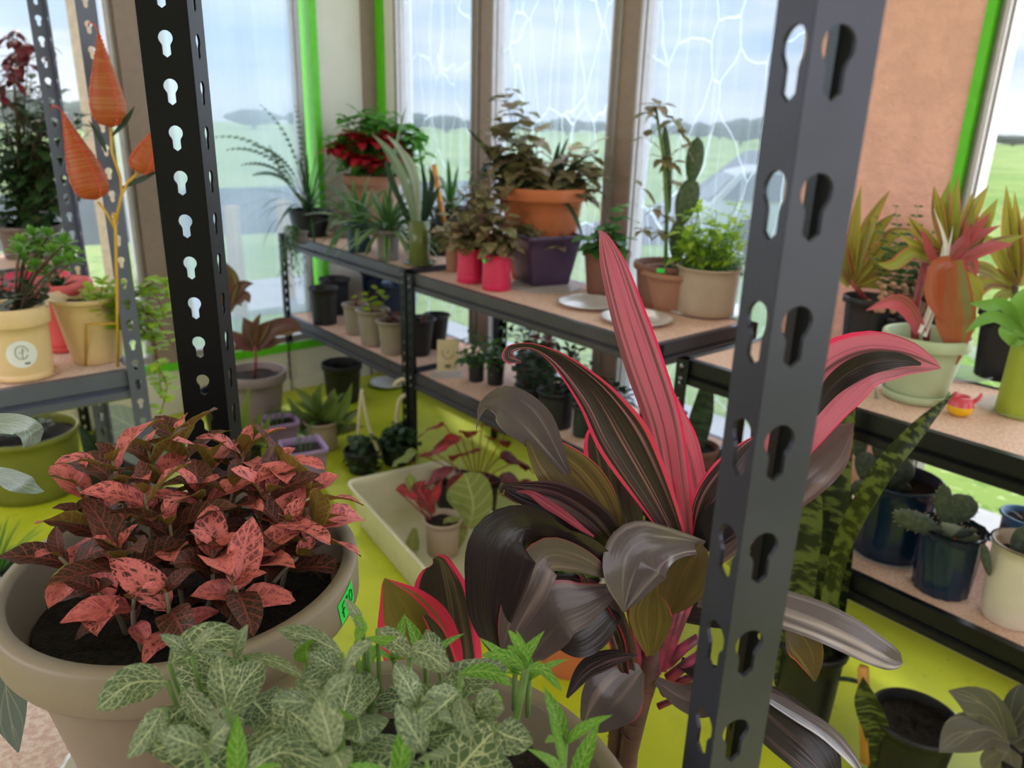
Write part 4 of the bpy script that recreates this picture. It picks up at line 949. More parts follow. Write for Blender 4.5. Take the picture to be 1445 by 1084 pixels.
for (px, py) in ((340, 290), (350, 320), (505, 250), (515, 285), (470, 230), (448, 235)):
    q = to_local(t, px, py); leaf(mg, c0, V((q.x, q.y, q.z+.25)), V((0, 0, 1)), q.length*1.25, .012, .9, .1, 'strap', 9, 2)
ms.build('stems', M_fstemg, t); ml.build('fronds', M_fern, t); mg.build('grassy_leaves', M_fern, t)
sa_ = aim_angle(t.location, R*.9, H*.7, 444, 304); m = MB(); sticker_on(t, V((0, 0, 0)), R*.93, sa_, H*.72, .03, .025, 0, M_red)
# trailing tuft by the end upright
p = PD(413, 345, 3.98)
t = thing('trailing_plant', 'small pot of stringy grass-like stems trailing over the far left end of the top shelf', 'potted plant', seat(424, 345, Z1, .04))
zs = pot(t, .045, .035, .06, M_greyp, rim=.008); ms, ml = MB(), MB()
for i in range(16):
    a = r.uniform(0, 6.28); b = V((.02*math.cos(a), .02*math.sin(a), zs)); tip = to_local(t, r.uniform(398, 436), r.uniform(350, 410)) + V((0, -.03, 0))
    cane(ms, ml, [b, b+V((-.03, -.05, .04)), (b+tip)/2+V((-.01, -.05, 0)), tip], .0015, 14, .05, .007, 0, 'lance', .2, 1.0, .1, r, nv=3, nu=2)
ms.build('stems', M_fstemg, t); ml.build('needle_leaves', M_fern, t)
t, zs, u, R, H = potted('potted_plant', 'small taupe pot between the black fern pot and the teal pot', 486, 337, Z1, 17, 38, M_greyp, .78, back=.02)
ms, ml = MB(), MB(); rosette(ml, V((0, 0, zs)), 14, .16, .012, 20, 80, .8, rr=r); ml.build('leaves', M_spider, t)
# poinsettia
t, zs, u, R, H = potted('poinsettia', 'tall terracotta pot of red and green poinsettia at the window corner', 527, 326, Z1, 41, 80, M_terrap, .62, back=.10, rim=.05)
ms, mg, mr = MB(), MB(), MB(); c0 = V((0, 0, zs))
for i in range(62):
    px, py = r.uniform(464, 600), r.uniform(160, 238)
    if ((px-538)/62)**2 + ((py-198)/44)**2 > 1.05: continue
    tip = to_local(t, px, py, t.location.y+r.uniform(-.16, .14)); cane(ms, mg, [c0, c0+V((tip.x*.4, tip.y*.4, tip.z*.25)), tip], .004, 8, .13, .09, 10, 'ovate', .5, .7, .1, r, .03, nv=5, nu=4)
for (px, py) in ((480, 208), (510, 200), (545, 190), (520, 225), (535, 232), (556, 205), (500, 190), (490, 215), (530, 200), (552, 218), (472, 212), (505, 222), (548, 200)):
    tip = to_local(t, px, py, t.location.y-.17); rosette(mr, tip, 8, .11, .06, -10, 25, .5, 'ovate', .1, 5, 4, r, .03)
for (px, py, l) in ((510, 165, .13), (530, 168, .13), (548, 172, .12), (575, 195, .13), (520, 180, .12), (585, 228, .12), (492, 170, .12), (566, 180, .10), (590, 210, .12), (470, 205, .12), (488, 240, .14)):
    tip = to_local(t, px, py, t.location.y-.15); rosette(mg, tip, 5, l, .07, 0, 40, .6, 'ovate', .1, 5, 4, r, .03)
ms.build('stems', M_fstemg, t); mg.build('green_leaves', M_leafbright, t); mr.build('red_bracts', M_poin, t)['label'] = 'crimson bracts'
def spider(label, px, py, rpx, hpx, mat, n, L, W, mat2, back=0, e0=10, kind='potted_spider_plant', extra=(), zz=None, **k):
    t, zs, u, R, H = potted(kind, label, px, py, Z1 if zz is None else zz, rpx, hpx, mat, **k); ml = MB()
    if back: t.location += V((t.location.x, t.location.y, 0)).normalized()*back
    rosette(ml, V((0, 0, zs)), int(n*1.5), L*1.15, W*1.25, e0, 80, .95, 'strap', .2, 9, 3, r)
    for (a, b) in extra:
        q = to_local(t, a, b); q.y -= .04; leaf(ml, V((0, 0, zs)), V((q.x, q.y, max(.05, q.z)+.22)), V((0, 0, 1)), q.length*1.3, W, .95, .2, 'strap', 10, 3)
    ml.build('strap_leaves', mat2, t); return t, zs
spider('dark teal pot with a drooping striped spider plant', 508, 357, 20, 40, M_teal, 26, .26, .020, M_spider, extra=((478, 300), (500, 395), (530, 392)), rb=.8)
spider('grey clear-sided pot with a fuller striped spider plant left of the glass vase', 548, 369, 18, 42, M_greyp, 34, .26, .022, M_spider, extra=((520, 385), (590, 290), (560, 225)), rb=.8)
# glass vase with variegated straps
p = seat(592, 376, Z1, .045); t = thing('potted_plant', 'tall mossy green glass vase with white-striped strap leaves on a glass saucer', 'potted plant', p)
u = mpp(p); m = MB(); h_ = 62*u; rv = 15*u
m.lathe([(rv*.95, .006), (rv, .012), (rv*1.0, h_*.5), (rv*1.05, h_), (rv*.93, h_), (rv*.9, h_*.8), (.001, h_*.8)], 28); m.build('vase', M_gglass, t)
m = MB(); m.lathe([(rv*1.2, 0), (rv*1.6, .014), (rv*1.55, .014), (rv*1.1, .005), (.001, .005)], 28); m.build('saucer', M_gglass, t)
ml, mv = MB(), MB()
straps(mv, t, [([(588, 325), (574, 265), (552, 218), (524, 188)], 6, .2), ([(592, 325), (584, 262), (566, 215), (545, 190)], 5, -.3), ([(590, 325), (590, 260), (578, 225), (560, 205)], 4, .4)], t.location.y-.04)
straps(ml, t, [([(588, 322), (566, 285), (548, 240), (545, 225)], 4, .3), ([(592, 322), (572, 300), (560, 262)], 5, 0), ([(590, 322), (584, 270), (580, 222)], 5, .5), ([(595, 322), (600, 270), (592, 215)], 4, 0), ([(596, 322), (612, 280), (622, 262)], 4, .3), ([(594, 322), (606, 300), (612, 318)], 4, .3), ([(586, 322), (570, 312), (560, 325)], 4, .3), ([(596, 322), (610, 260), (604, 232)], 4, .4)])
ml.build('green_leaves', M_dgreen, t); mv.build('white_leaves', M_varieg, t)['label'] = 'white-striped leaves arching left'
t, zs, u, R, H = potted('potted_plant', 'black pot with a wooden stake, right end of the corner rack', 624, 363, Z1, 25, 46, M_blackpot, .75, back=.03)
ms, ml = MB(), MB(); cane(ms, ml, [V((0, 0, zs)), V((-.02, 0, zs+.1)), V((-.03, 0, zs+.22))], .004, 8, .07, .04, 10, 'ovate', .3, .7, rr=r); ms.build('stem', M_brownstem, t); ml.build('leaves', M_maroon, t)
m = MB(); a, b = to_local(t, 629, 322), to_local(t, 612, 232); sd = V((.0125, 0, 0)); m.tube([a-V((0, 0, .03)), b], [.014, .013], 4); m.build('stake', M_wood, t)
t, zs, u, R, H = potted('potted_plant', 'slate blue planter at the back beside the wooden stake with thin upright leaves', 636, 330, Z1, 26, 58, M_navy, .8, back=.10)
ml = MB(); rosette(ml, V((0, 0, zs)), 16, .30, .022, 25, 88, .7, rr=r); ml.build('leaves', M_green, t)

# ================================================================ middle rack, top shelf
Z2 = .89
def speckled(ms, ml, t, zs, tips, L=.06, W=.04, per=9, rr=r, dz=0, mat=None, start=.35, droop=.5):
    for (px, py) in [(a+rr.uniform(-12, 12)*k_, b_+rr.uniform(-8, 12)*k_) for a, b_ in tips for k_ in (0, 1)]:
        q = to_local(t, px, py, t.location.y+rr.uniform(-.08, .08)); b = V((q.x*.12, q.y*.12, zs))
        cane(ms, ml, [b, V((q.x*.6, q.y*.6, zs+(q.z-zs)*.45)), q], .0022, per, L*1.6, W*1.75, 5, 'ovate', start, droop, .12, rr, .03, nv=4, nu=4)
t, zs, u, R, H = potted('potted_plant', 'faded terracotta pot just left of the two hot pink pots', 641, 388, Z2, 15, 44, M_terrap, .75, back=.06)
ms, ml = MB(), MB(); speckled(ms, ml, t, zs, ((630, 325), (645, 318), (655, 335), (640, 345))); ms.build('stems', M_redstem, t); ml.build('leaves', M_spot, t)
def hotpot(label, px, py, rp, hp, tips):
    t, zs, u, R, H = potted('potted_plant', label, px, py, Z2, rp, hp, M_hot, .93, rim=.0, group='hot pink self-watering pots')
    m = MB(); m.lathe([(R*.945, H*.26), (R*.965, H*.28), (R*.965, H*.30), (R*.95, H*.31)], 40, capb=False); m.build('band', M_hot, t)
    ms, ml = MB(), MB(); speckled(ms, ml, t, zs, tips, .05, .035); ms.build('stems', M_redstem, t); ml.build('leaves', M_spot, t); return t, R, H
hotpot('left hot pink pot, partly hidden by the other one, speckled foliage', 664, 401, 21, 47, ((645, 315), (655, 280), (668, 262), (650, 330), (665, 300), (680, 240), (660, 335), (677, 320), (648, 300)))
t, R, H = hotpot('right hot pink pot with a small green dot sticker', 700, 412, 22, 49, ((690, 250), (700, 290), (712, 330), (688, 320), (705, 345), (695, 270), (715, 300), (680, 290)))
sticker_on(t, V((0, 0, 0)), R*.975, aim_angle(t.location, R*.97, H*.85, 683, 372), H*.83, .016, .014, 0, M_stg)
# large terracotta pot
t, zs, u, R, H = potted('potted_plant', 'large orange terracotta pot with a fluted rim and tall speckled stems behind the purple pot', 762, 372, Z2, 60, 122, M_terra, .66, back=.10, rim=.05, flute=lambda a, z: 1+(.025*math.sin(a*9) if z > .22 else 0))
ms, ml, mg = MB(), MB(), MB()
speckled(ms, ml, t, zs, ((712, 135), (706, 165), (735, 150), (745, 180), (720, 200), (700, 190), (745, 215), (716, 235), (760, 235), (735, 240), (775, 260), (805, 215), (835, 205), (820, 240), (850, 235), (790, 250), (715, 262), (828, 270)), .075, .05, 8)
speckled(ms, mg, t, zs, ((730, 250), (705, 245), (750, 260), (740, 225), (700, 230), (770, 265), (720, 270)), .08, .06, 9)
rosette(mg, V((.03, 0, zs)), 14, .34, .03, 25, 75, .9, rr=r, az0=-1.0, az1=1.2)
ms.build('stems', M_brownstem, t); ml.build('speckled_leaves', M_spot, t); mg.build('green_leaves', M_dgreen, t)
sn = MB(); q = to_local(t, 676, 178); leaf(sn, V((-.05, .02, zs)), q-V((0, 0, zs)), V((0, -1, 0)), (q-V((0, 0, zs))).length, .035, .02, .2, 'sword', 10, 4); sn.build('sword_leaf', M_snake, t)
# purple square pot
p = PZ(765, 398, Z2); u = mpp(p)
t = thing('potted_plant', 'deep purple square pot of fuzzy yellow-green leaves, front of the middle rack', 'potted plant', V((p.x, p.y, Z2+.004)))
zs = sq_pot(t, 43*u, 29*u, 68*u, M_purple, .02, rz=.42); ms, ml = MB(), MB()
speckled(ms, ml, t, zs, ((735, 318), (748, 335), (762, 325), (778, 338), (790, 345), (725, 340), (756, 290), (805, 345), (770, 300), (742, 305)), .05, .04, 7)
ms.build('stems', M_fstemg, t); ml.build('leaves', M_spot, t)
def dish(label, px, py, z, rpx, mat, h=.012, name='saucer', cat='saucer'):
    p = PZ(px, py, z); u = mpp(p); t = thing(name, label, cat, V((p.x, p.y, z+.0005)))
    R = rpx*u; m = MB(); m.lathe([(R*.72, 0), (R*.8, .001), (R*.95, h), (R, h), (R, h+.0015), (R*.94, h+.0015), (R*.78, .003), (.001, .003)], 60, flute=(lambda a, zz: 1+.006*math.sin(a*40)) if mat == M_foil else None); m.build('dish', mat, t); return t
dish('clear saucer under the purple square pot', 768, 405, Z2, 52, M_clearpl, .004)
dish('empty foil tray on the shelf edge, left of the pair', 832, 431, Z2, 46, M_foil, .014, 'foil_tray', 'tray')
dish('empty foil tray on the shelf edge, right of the pair', 898, 453, Z2, 51, M_foil, .014, 'foil_tray', 'tray')
t, zs, u, R, H = potted('potted_plant', 'dark brown pot behind the tip of the upright pink leaf', 852, 418, Z2, 34, 58, M_terrad, .72, rim=.02)
ms, ml = MB(), MB(); speckled(ms, ml, t, zs, ((835, 330), (860, 320), (845, 345), (872, 335), (868, 300)), .06, .045, 6); ms.build('stems', M_fstemg, t); ml.build('leaves', M_green, t)
# brown pot with sticker, cactus and speckled plant
t, zs, u, R, H = potted('potted_cactus', 'brown pot with a green sticker holding a tall flat cactus and a speckled stem', 938, 432, Z2, 48, 58, M_terrad, .80, rim=.025)
sticker_on(t, V((0, 0, 0)), R*1.0, aim_angle(t.location, R, H*.93, 932, 376), H*.93, .026, .014, 0, M_stg)
ms, ml, mc = MB(), MB(), MB(); r3 = random.Random(3)
a = to_local(t, 940, 375); ms.tube([V((a.x, 0, zs-.02)), to_local(t, 941, 300), to_local(t, 936, 220), to_local(t, 925, 150)], [.008, .007, .006, .005], 8)
for (px, py, n, l) in ((930, 150, 7, .08), (915, 160, 4, .08), (950, 170, 5, .07), (945, 230, 8, .07), (935, 225, 6, .07), (965, 210, 4, .07), (912, 195, 3, .08), (905, 265, 2, .08), (950, 260, 4, .06), (925, 295, 6, .06), (945, 310, 5, .06), (960, 190, 3, .07), (908, 325, 6, .06), (935, 330, 7, .06)):
    rosette(ml, to_local(t, px, py, t.location.y-.02), n, l, .036, -25, 35, .6, 'ovate', .15, 5, 4, r3, .03)
b0 = to_local(t, 955, 375); pads = [((955, 375), (957, 310), 26), ((960, 320), (978, 250), 34), ((975, 262), (985, 193), 26), ((945, 300), (938, 175), 14)]
for (pa_, pb_, w) in pads:
    A, B = to_local(t, *pa_, t.location.y+.03), to_local(t, *pb_, t.location.y+.03); pad(mc, A, B-A, V((.2, 1, 0)), (B-A).length, w*u, .016)
ms.tube([V((b0.x, .02, zs-.03)), b0+V((0, .02, 0))], .012, 6)
ms.build('stem', M_fstemg, t); ml.build('speckled_leaves', M_spot, t); mc.build('cactus_pads', M_cactus, t)
t, zs, u, R, H = potted('potted_plant', 'orange-brown bowl pot at the back, behind the cactus pot', 955, 400, Z2, 52, 52, M_terrap, .7, back=.13, rim=.02)
ms, ml = MB(), MB(); speckled(ms, ml, t, zs, ((985, 300), (1000, 330), (965, 320), (1010, 310)), .05, .035, 8); ms.build('stems', M_fstemg, t); ml.build('leaves', M_lime, t)
t, zs, u, R, H = potted('potted_plant', 'beige plastic pot of feathery light green foliage near the rack corner', 994, 446, Z2+.006, 46, 64, M_taupe, .86, rim=.006)
ms, ml, m2 = MB(), MB(), MB()
speckled(ms, ml, t, zs, ((965, 300), (985, 290), (1005, 300), (1030, 305), (1045, 320), (1010, 320), (985, 325), (970, 340), (1050, 300), (1052, 345), (1040, 285)), .030, .016, 12, start=.2)
for i in range(60):
    q = to_local(t, r.uniform(975, 1062), r.uniform(325, 385), t.location.y+r.uniform(-.07, .07)); frond(ms, m2, V((q.x*.3, q.y*.3, zs)), V((q.x, q.y, max(.02, q.z-zs))), V((q.x, q.y, q.z-zs)).length, 8, .02, .006, .5, r, .001)
ms.build('stems', M_fstemg, t); ml.build('yellow_green_leaves', M_lime, t); m2.build('feathery_leaves', M_green, t)
dish('white plate under the beige pot near the rack corner', 994, 436, Z2, 60, M_whitec, .004, 'plate', 'plate')
p = seat(1050, 440, Z2, .02); t = thing('bottle', 'small whitish bottle at the rack corner beside the beige pot', 'bottle', p); p
m = MB(); m.lathe([(.022, 0), (.024, .004), (.024, .10), (.012, .12), (.012, .125)], 24, capt=True); m.build('bottle_body', M_clearpl, t)
m = MB(); m.lathe([(.014, .122), (.014, .145), (.012, .147)], 24, capt=True); m.build('cap', M_whitec, t)

# ================================================================ corner rack, lower shelf
Z3 = .45
def empty_pot(label, px, py, z, rp, hp, mat, rb=.76, name='plant_pot', **k):
    t, zs, u, R, H = potted(name, label, px, py, z, rp, hp, mat, rb, cat='pot', **k); return t, zs, R, H
empty_pot('empty black pot at the left end of the lower shelf, in front of its twin', 459, 460, Z3, 21, 50, M_blackpot, .78, soil=.2, rim=.012)
empty_pot('empty black pot standing just behind the leftmost one on the lower shelf', 474, 449, Z3, 22, 48, M_blackpot, .78, soil=.2, rim=.012, back=.06)
rib = lambda a, z: 1+.025*math.sin(a*16)
for i, (px, py, rp, hp, lab, lt) in enumerate(((503, 474, 19, 42, 'stone-grey ribbed pot nearest the black pots with a bare twig', 0), (527, 490, 24, 49, 'stone-grey ribbed pot, middle of three, with yellow-green leaves', 1), (554, 502, 22, 46, 'stone-grey ribbed pot nearest the rack upright with dark red leaves', 2))):
    t, zs, R, H = empty_pot(lab, px, py, Z3, rp, hp, M_ribbed, .68, flute=rib, rim=.010, group='ribbed pots on the lower corner shelf')
    t['category'] = 'potted plant'; ms, ml = MB(), MB()
    if lt == 0: ms.tube([V((0, 0, zs)), V((.02, 0, zs+.09)), V((.07, 0, zs+.07))], .003, 5); cane(ms, ml, [V((0, 0, zs)), V((0, 0, zs+.05))], .002, 4, .04, .03, rr=r)
    if lt == 1: bush(ms, ml, V((0, 0, zs)), 6, .02, .12, .09, .05, .045, 4, kind='ell', rr=r)
    if lt == 2: bush(ms, ml, V((0, 0, zs)), 5, .02, .05, .05, .05, .03, 4, kind='ell', rr=r)
    ms.build('stems', M_redstem, t); ml.build('leaves', [M_spot, M_lime, M_maroon][lt], t)
t, zs, R, H = empty_pot('blue-black bucket at the back of the lower corner shelf', 533, 442, Z3, 23, 54, M_navy, .8, back=.05, soil=.4); 
t, zs, R, H = empty_pot('shorter blue-black bucket behind the rack upright on the lower corner shelf', 562, 452, Z3, 24, 48, M_navy, .8, back=.08, soil=.4)
t, zs, R, H = empty_pot('tapered black pot right of the paired rack uprights, reddish stubs inside', 592, 504, Z3, 24, 50, M_blackpot, .6, soil=.8, rim=.008)
ms, ml = MB(), MB(); bush(ms, ml, V((0, 0, zs)), 4, .03, .05, .05, .03, .02, 3, rr=r); ms.build('stems', M_redstem, t); ml.build('leaves', M_maroon, t)
empty_pot('tapered black pot nearest the card stand on the lower corner shelf', 616, 500, Z3, 20, 46, M_blackpot, .6, back=.08, soil=.5, rim=.008)

# ================================================================ middle rack, lower shelf
p = PZ(632, 531, Z3); u = mpp(p); t = thing('card_stand', 'cream card with a grey round emblem in a clear stand on the lower middle shelf', 'card', V((p.x, p.y, Z3+.001)), rz=.15)
m = MB(); m.box(V((0, 0, 30*u)), V((1, 0, 0)), V((0, 1, .2)).normalized(), V((0, -.2, 1)).normalized(), 30*u, .003, 50*u); cd = m.build('card', M_card, t)
m = MB(); rr_ = 8*u; m.tube([V((rr_*math.cos(a*.5), -.006, 36*u+rr_*1.3*math.sin(a*.5))) for a in range(13)], .0014, 5); m.tube([V((-.004, -.006, 33*u)), V((.006, -.006, 40*u))], .0012, 5); m.build('emblem', M_ink, cd)
m = MB(); m.abox(-4*u, 4*u, -.004, -.002, 12*u, 17*u); m.build('printed_block', M_ink, cd)
m = MB(); m.abox(-24*u, 20*u, -.03, .03, 0, .012); m.build('clear_foot', M_clearpl, t)
for i, (px, py, rp, hp, lab, tips) in enumerate(((672, 540, 14, 30, 'small black pot with glossy green leaves nearest the card', ((655, 485), (662, 470), (680, 475), (650, 500), (675, 490))), (699, 545, 15, 32, 'small dark pot with brighter leaves second from the card', ((690, 490), (705, 485), (712, 462), (712, 500), (695, 505))))):
    t, zs, u, R, H = potted('potted_plant', lab, px, py, Z3, rp, hp, M_blackpot, .75, rim=.006); ms, ml = MB(), MB()
    for (a, b) in tips: q = to_local(t, a, b); cane(ms, ml, [V((0, 0, zs)), V((q.x*.6, 0, q.z*.7)), q], .002, 8, .07, .028, 10, 'lance', .2, .7, rr=r)
    ms.build('stems', M_fstemg, t); ml.build('leaves', M_green, t)
for i, (px, py, rp, hp, lab, h_, Rt_) in enumerate(((748, 592, 24, 42, 'black pot under the left half of the dense dark bushes', .18, .13), (783, 608, 29, 50, 'larger black pot under the right half of the dense dark bushes', .19, .13), (821, 619, 17, 42, 'small dark green pot with a short dark bush right of the bigger one', .12, .06), (858, 640, 20, 44, 'black pot half hidden behind the cordyline leaves on the lower shelf', .15, .06), (745, 560, 22, 40, 'black pot at the very back of the dark bushes', .2, .12))):
    t, zs, u, R, H = potted('potted_shrub', lab, px, py, Z3, rp, hp, M_blackpot if i != 2 else P_('bottle_green_plastic', (30, 48, 38)), .78, rim=.01, back=.0 if i < 4 else .10); ms, ml = MB(), MB()
    bush(ms, ml, V((0, 0, zs)), 16 if i < 2 else 9, R*.7, h_, Rt_, .045, .026, 10, .0018, r, kind='ell', start=.2); ms.build('stems', M_brownstem, t); ml.build('leaves', M_dgreen, t)
p = PD(765, 520, 2.95); p.z = Z3
t = thing('potted_begonia', 'red-flowered plant in a tall dark pot behind the dark bushes on the lower shelf', 'potted plant', p)
zs = pot(t, .06, .05, .17, M_blackpot, rim=.01); ms, ml, mf = MB(), MB(), MB(); 
for (a, b) in ((752, 462), (757, 478), (770, 478), (778, 470), (760, 490), (772, 488)):
    q = to_local(t, a, b); ms.tube([V((0, 0, zs)), q], .003, 5); rosette(mf, q, 6, .03, .03, 0, 60, .2, 'ell', .1, 4, 4, r)
bush(ms, ml, V((0, 0, zs)), 6, .03, .12, .09, .05, .04, 6, rr=r, kind='ell'); ms.build('stems', M_redstem, t); ml.build('leaves', M_maroon, t); mf.build('flowers', M_poin, t)
t, zs, u, R, H = potted('snake_plant', 'single dark banded sword leaf in a small pot, right end of the lower shelf', 978, 690, Z3, 30, 40, M_terrad, .8, back=.06)
ml = MB(); q = to_local(t, 1003, 506); EYE0[0] = EYE-t.location
ribbon(ml, [V((0, 0, zs)), to_local(t, 975, 640), to_local(t, 992, 580), q], [9*u, 15*u, 15*u, .001], [0, 0, .1, 0], .2, .01, 16, 6)
ribbon(ml, [V((-.02, 0, zs)), to_local(t, 960, 660), to_local(t, 950, 640)], [7*u, 10*u, .001], [0, .3, 0], .2, .01, 10, 4); EYE0[0] = EYE
ml.build('leaves', M_snaked, t)
p = PZ(957, 660, Z3); u = mpp(p); t = thing('plant_pot', 'bright blue square pot beside the sword leaf', 'pot', V((p.x, p.y+.10, Z3))); sq_pot(t, 12*u, 10*u, 70*u, M_blue, .008, rz=.3)
p = PZ(925, 690, Z3+0); t = thing('bamboo_cane', 'thick pale bamboo cane standing on the lower shelf behind the pink leaves', 'cane', V((p.x, p.y+.12, Z3))); m = MB(); m.tube([V((0, 0, 0)), V((0, 0, .19))], .014, 10); m.build('cane', M_taupe, t)
# ================================================================ right rack, top shelf
r = random.Random(77)
ribv = lambda a, z: 1+.03*math.sin(a*26)
def crown(t, pts_c, n, L, W, mat, m2=None, e0=10, kind='lance', rr=r, droop=.55, seg=9, name='leaves', D=None, fold=.25):
    ml = MB(); c = to_local(t, *pts_c, D) if len(pts_c) == 2 else V(pts_c)
    rosette(ml, c, n, L, W, e0, 82, droop, kind, fold, seg, 4, rr, .02, .4); ml.build(name, mat, t); return c
t, zs, u, R, H = potted('potted_cordyline', 'black ribbed pot of red-green cordyline just right of the grey upright', 1213, 497, Z1, 34, 72, M_blackpot, .74, flute=ribv, rim=.02)
ms = MB(); ms.tube([V((0, 0, zs)), to_local(t, 1200, 395)], .008, 7); ms.build('stem', M_redstem, t); ml = MB()
straps(ml, t, [([(1200, 400), (1205, 330), (1215, 262)], 9, .3), ([(1200, 400), (1225, 320), (1256, 268)], 9, 0), ([(1202, 395), (1235, 330), (1265, 300)], 9, .3), ([(1202, 400), (1190, 350), (1178, 300)], 9, 0), ([(1205, 400), (1245, 350), (1262, 330), (1300, 328)], 9, .4),
    ([(1204, 402), (1240, 385), (1290, 370)], 8, .2), ([(1204, 402), (1235, 400), (1262, 412)], 8, .2), ([(1200, 402), (1175, 380), (1150, 390)], 8, .2), ([(1200, 400), (1185, 330), (1190, 280)], 8, .4), ([(1203, 400), (1218, 350), (1228, 310)], 8, .1), ([(1203, 400), (1260, 355), (1310, 345)], 8, .1)])
ml.build('leaves', M_redcord, t)
t, zs, u, R, H = potted('potted_fern', 'black pot of small fern and trailing green behind the cordylines at right', 1262, 470, Z1, 30, 50, M_blackpot, .75, back=.14)
ms, ml, mp_ = MB(), MB(), MB()
for (a, b) in ((1245, 360), (1262, 350), (1280, 352), (1298, 362), (1310, 375), (1250, 385), (1275, 390), (1295, 385), (1235, 400), (1312, 395)):
    q = to_local(t, a, b); frond(ms, ml, V((q.x*.2, 0, zs)), V((q.x, q.y-.02, q.z+.1)), q.length*1.1, 12, .03, .014, 1.0, r, .0015)
for i in range(26):
    q = to_local(t, r.uniform(1222, 1275), r.uniform(395, 432)) + V((0, r.uniform(-.08, 0), 0)); m_ = mp_; m_.lathe([(.001, -.008), (.008, -.005), (.010, 0), (.007, .006), (.001, .008)], 8, c=q)
ms.build('stems', M_fstemg, t); ml.build('fronds', M_fern, t); mp_.build('round_leaves', M_pebble, t)
# mint pot with the big cordyline
t, zs, u, R, H = potted('potted_cordyline', 'mint green pot holding the large rose and green cordyline with a torn copper leaf', 1288, 571, Z1, 56, 90, M_mint, .66, rim=.03, soil=.55)
sa2 = V((0, 0, .0)); m = MB(); m.lathe([(R*.70, 0), (R*.76, .003), (R*.80, .02), (R*.76, .022), (R*.70, .006), (.001, .004)], 40); m.build('drip_tray', M_mint, t)
ms = MB(); ms.tube([V((-.01, 0, zs-.02)), to_local(t, 1290, 445), to_local(t, 1305, 370)], [.010, .009, .008], 8); ms.tube([V((.01, 0, zs-.02)), to_local(t, 1310, 440), to_local(t, 1322, 350)], [.008, .008, .006], 8); ms.build('stems', M_redstem, t)
ml, mq, mw, mcp = MB(), MB(), MB(), MB(); D0 = t.location.y
straps(ml, t, [([(1340, 360), (1345, 310), (1352, 245)], 10, .2), ([(1335, 360), (1325, 300), (1318, 262)], 9, .4), ([(1345, 365), (1362, 320), (1372, 272)], 11, 0), ([(1350, 365), (1385, 320), (1408, 280)], 11, .2), ([(1352, 365), (1380, 340), (1405, 300)], 9, .4), ([(1335, 365), (1300, 330), (1282, 305)], 9, .2),
    ([(1330, 365), (1300, 350), (1268, 330)], 8, .3), ([(1355, 370), (1405, 345), (1445, 332)], 9, .2), ([(1350, 365), (1372, 300), (1395, 262)], 9, -.3), ([(1340, 360), (1332, 300), (1340, 255)], 9, 0), ([(1325, 370), (1290, 355), (1262, 372), (1238, 372)], 9, .3), ([(1350, 375), (1390, 380), (1420, 400)], 9, .2), ([(1348, 380), (1375, 400), (1385, 430)], 9, .2), ([(1330, 380), (1310, 400), (1300, 420)], 8, .2)])
straps(mq, t, [([(1345, 365), (1372, 330), (1398, 300)], 8, .2), ([(1340, 365), (1365, 340), (1412, 318)], 10, 0), ([(1350, 370), (1395, 350), (1430, 345)], 9, .2), ([(1320, 375), (1310, 345), (1300, 322)], 6, .2), ([(1345, 380), (1368, 370), (1378, 392)], 10, .2), ([(1300, 470), (1285, 440), (1262, 425), (1222, 438)], 11, .3), ([(1345, 372), (1360, 345), (1366, 310)], 8, .2)], D0-.02)
straps(mw, t, [([(1298, 470), (1318, 420), (1332, 340)], 4, .3), ([(1305, 475), (1328, 400), (1345, 320)], 4, .2), ([(1322, 400), (1335, 350), (1318, 295)], 3, 0)], D0-.03)
straps(mcp, t, [([(1340, 368), (1345, 420), (1348, 460), (1350, 515)], 24, .1), ([(1342, 368), (1322, 378), (1318, 420), (1330, 455)], 12, .3)], D0-.07)
ml.build('green_leaves', M_redcord, t); mq.build('rose_leaves', M_pinkcord, t); mw.build('pale_dry_leaves', M_white, t)['label'] = 'pale dried leaf strips'; mcp.build('copper_leaf', M_copper, t)['label'] = 'torn copper-coloured hanging leaf'
for (label, px, py, rp, hp, bk) in (('black pot with a green sticker behind the mint pot', 1296, 470, 34, 52, .10), ('wide black pot seen between the mint pot and the copper leaf', 1312, 505, 36, 56, .06)):
    t, zs, u, R, H = potted('potted_cordyline', label, px, py, Z1, rp, hp, M_blackpot, .78, back=bk)
    ml = MB(); rosette(ml, V((0, 0, zs+.06)), 10, .16, .03, 15, 75, .6, 'lance', .25, 7, 3, r); ml.build('leaves', M_maroon, t)
    if 'sticker' in label: sticker_on(t, V((0, 0, 0)), R, aim_angle(t.location, R, H*.93, 1289, 417), H*.93, .022, .016, .3, M_stg)
t, zs, u, R, H = potted('potted_cordyline', 'large black ribbed pot with olive leaves behind the apple green pot', 1412, 520, Z1, 42, 92, M_blackpot, .74, flute=ribv, rim=.02, back=.02)
ms, ml = MB(), MB(); ms.tube([V((0, 0, zs)), to_local(t, 1435, 380)], .008, 7)
straps(ml, t, [([(1432, 400), (1425, 330), (1420, 262)], 10, .2), ([(1432, 400), (1440, 340), (1455, 290)], 10, .1), ([(1430, 400), (1405, 350), (1388, 330)], 9, .3), ([(1432, 405), (1395, 400), (1370, 425), (1375, 470)], 9, .3), ([(1432, 395), (1460, 350), (1480, 320)], 10, .3), ([(1432, 400), (1470, 390), (1500, 400)], 10, .3), ([(1430, 405), (1400, 385), (1372, 400)], 8, .2), ([(1432, 380), (1436, 330), (1432, 270)], 8, .4), ([(1430, 410), (1410, 420), (1400, 440)], 8, .2)])
ms.build('stem', M_brownstem, t); ml.build('leaves', M_redcord, t); sticker_on(t, V((0, 0, 0)), R, aim_angle(t.location, R, H*.93, 1402, 441), H*.93, .024, .018, .3, M_stg)
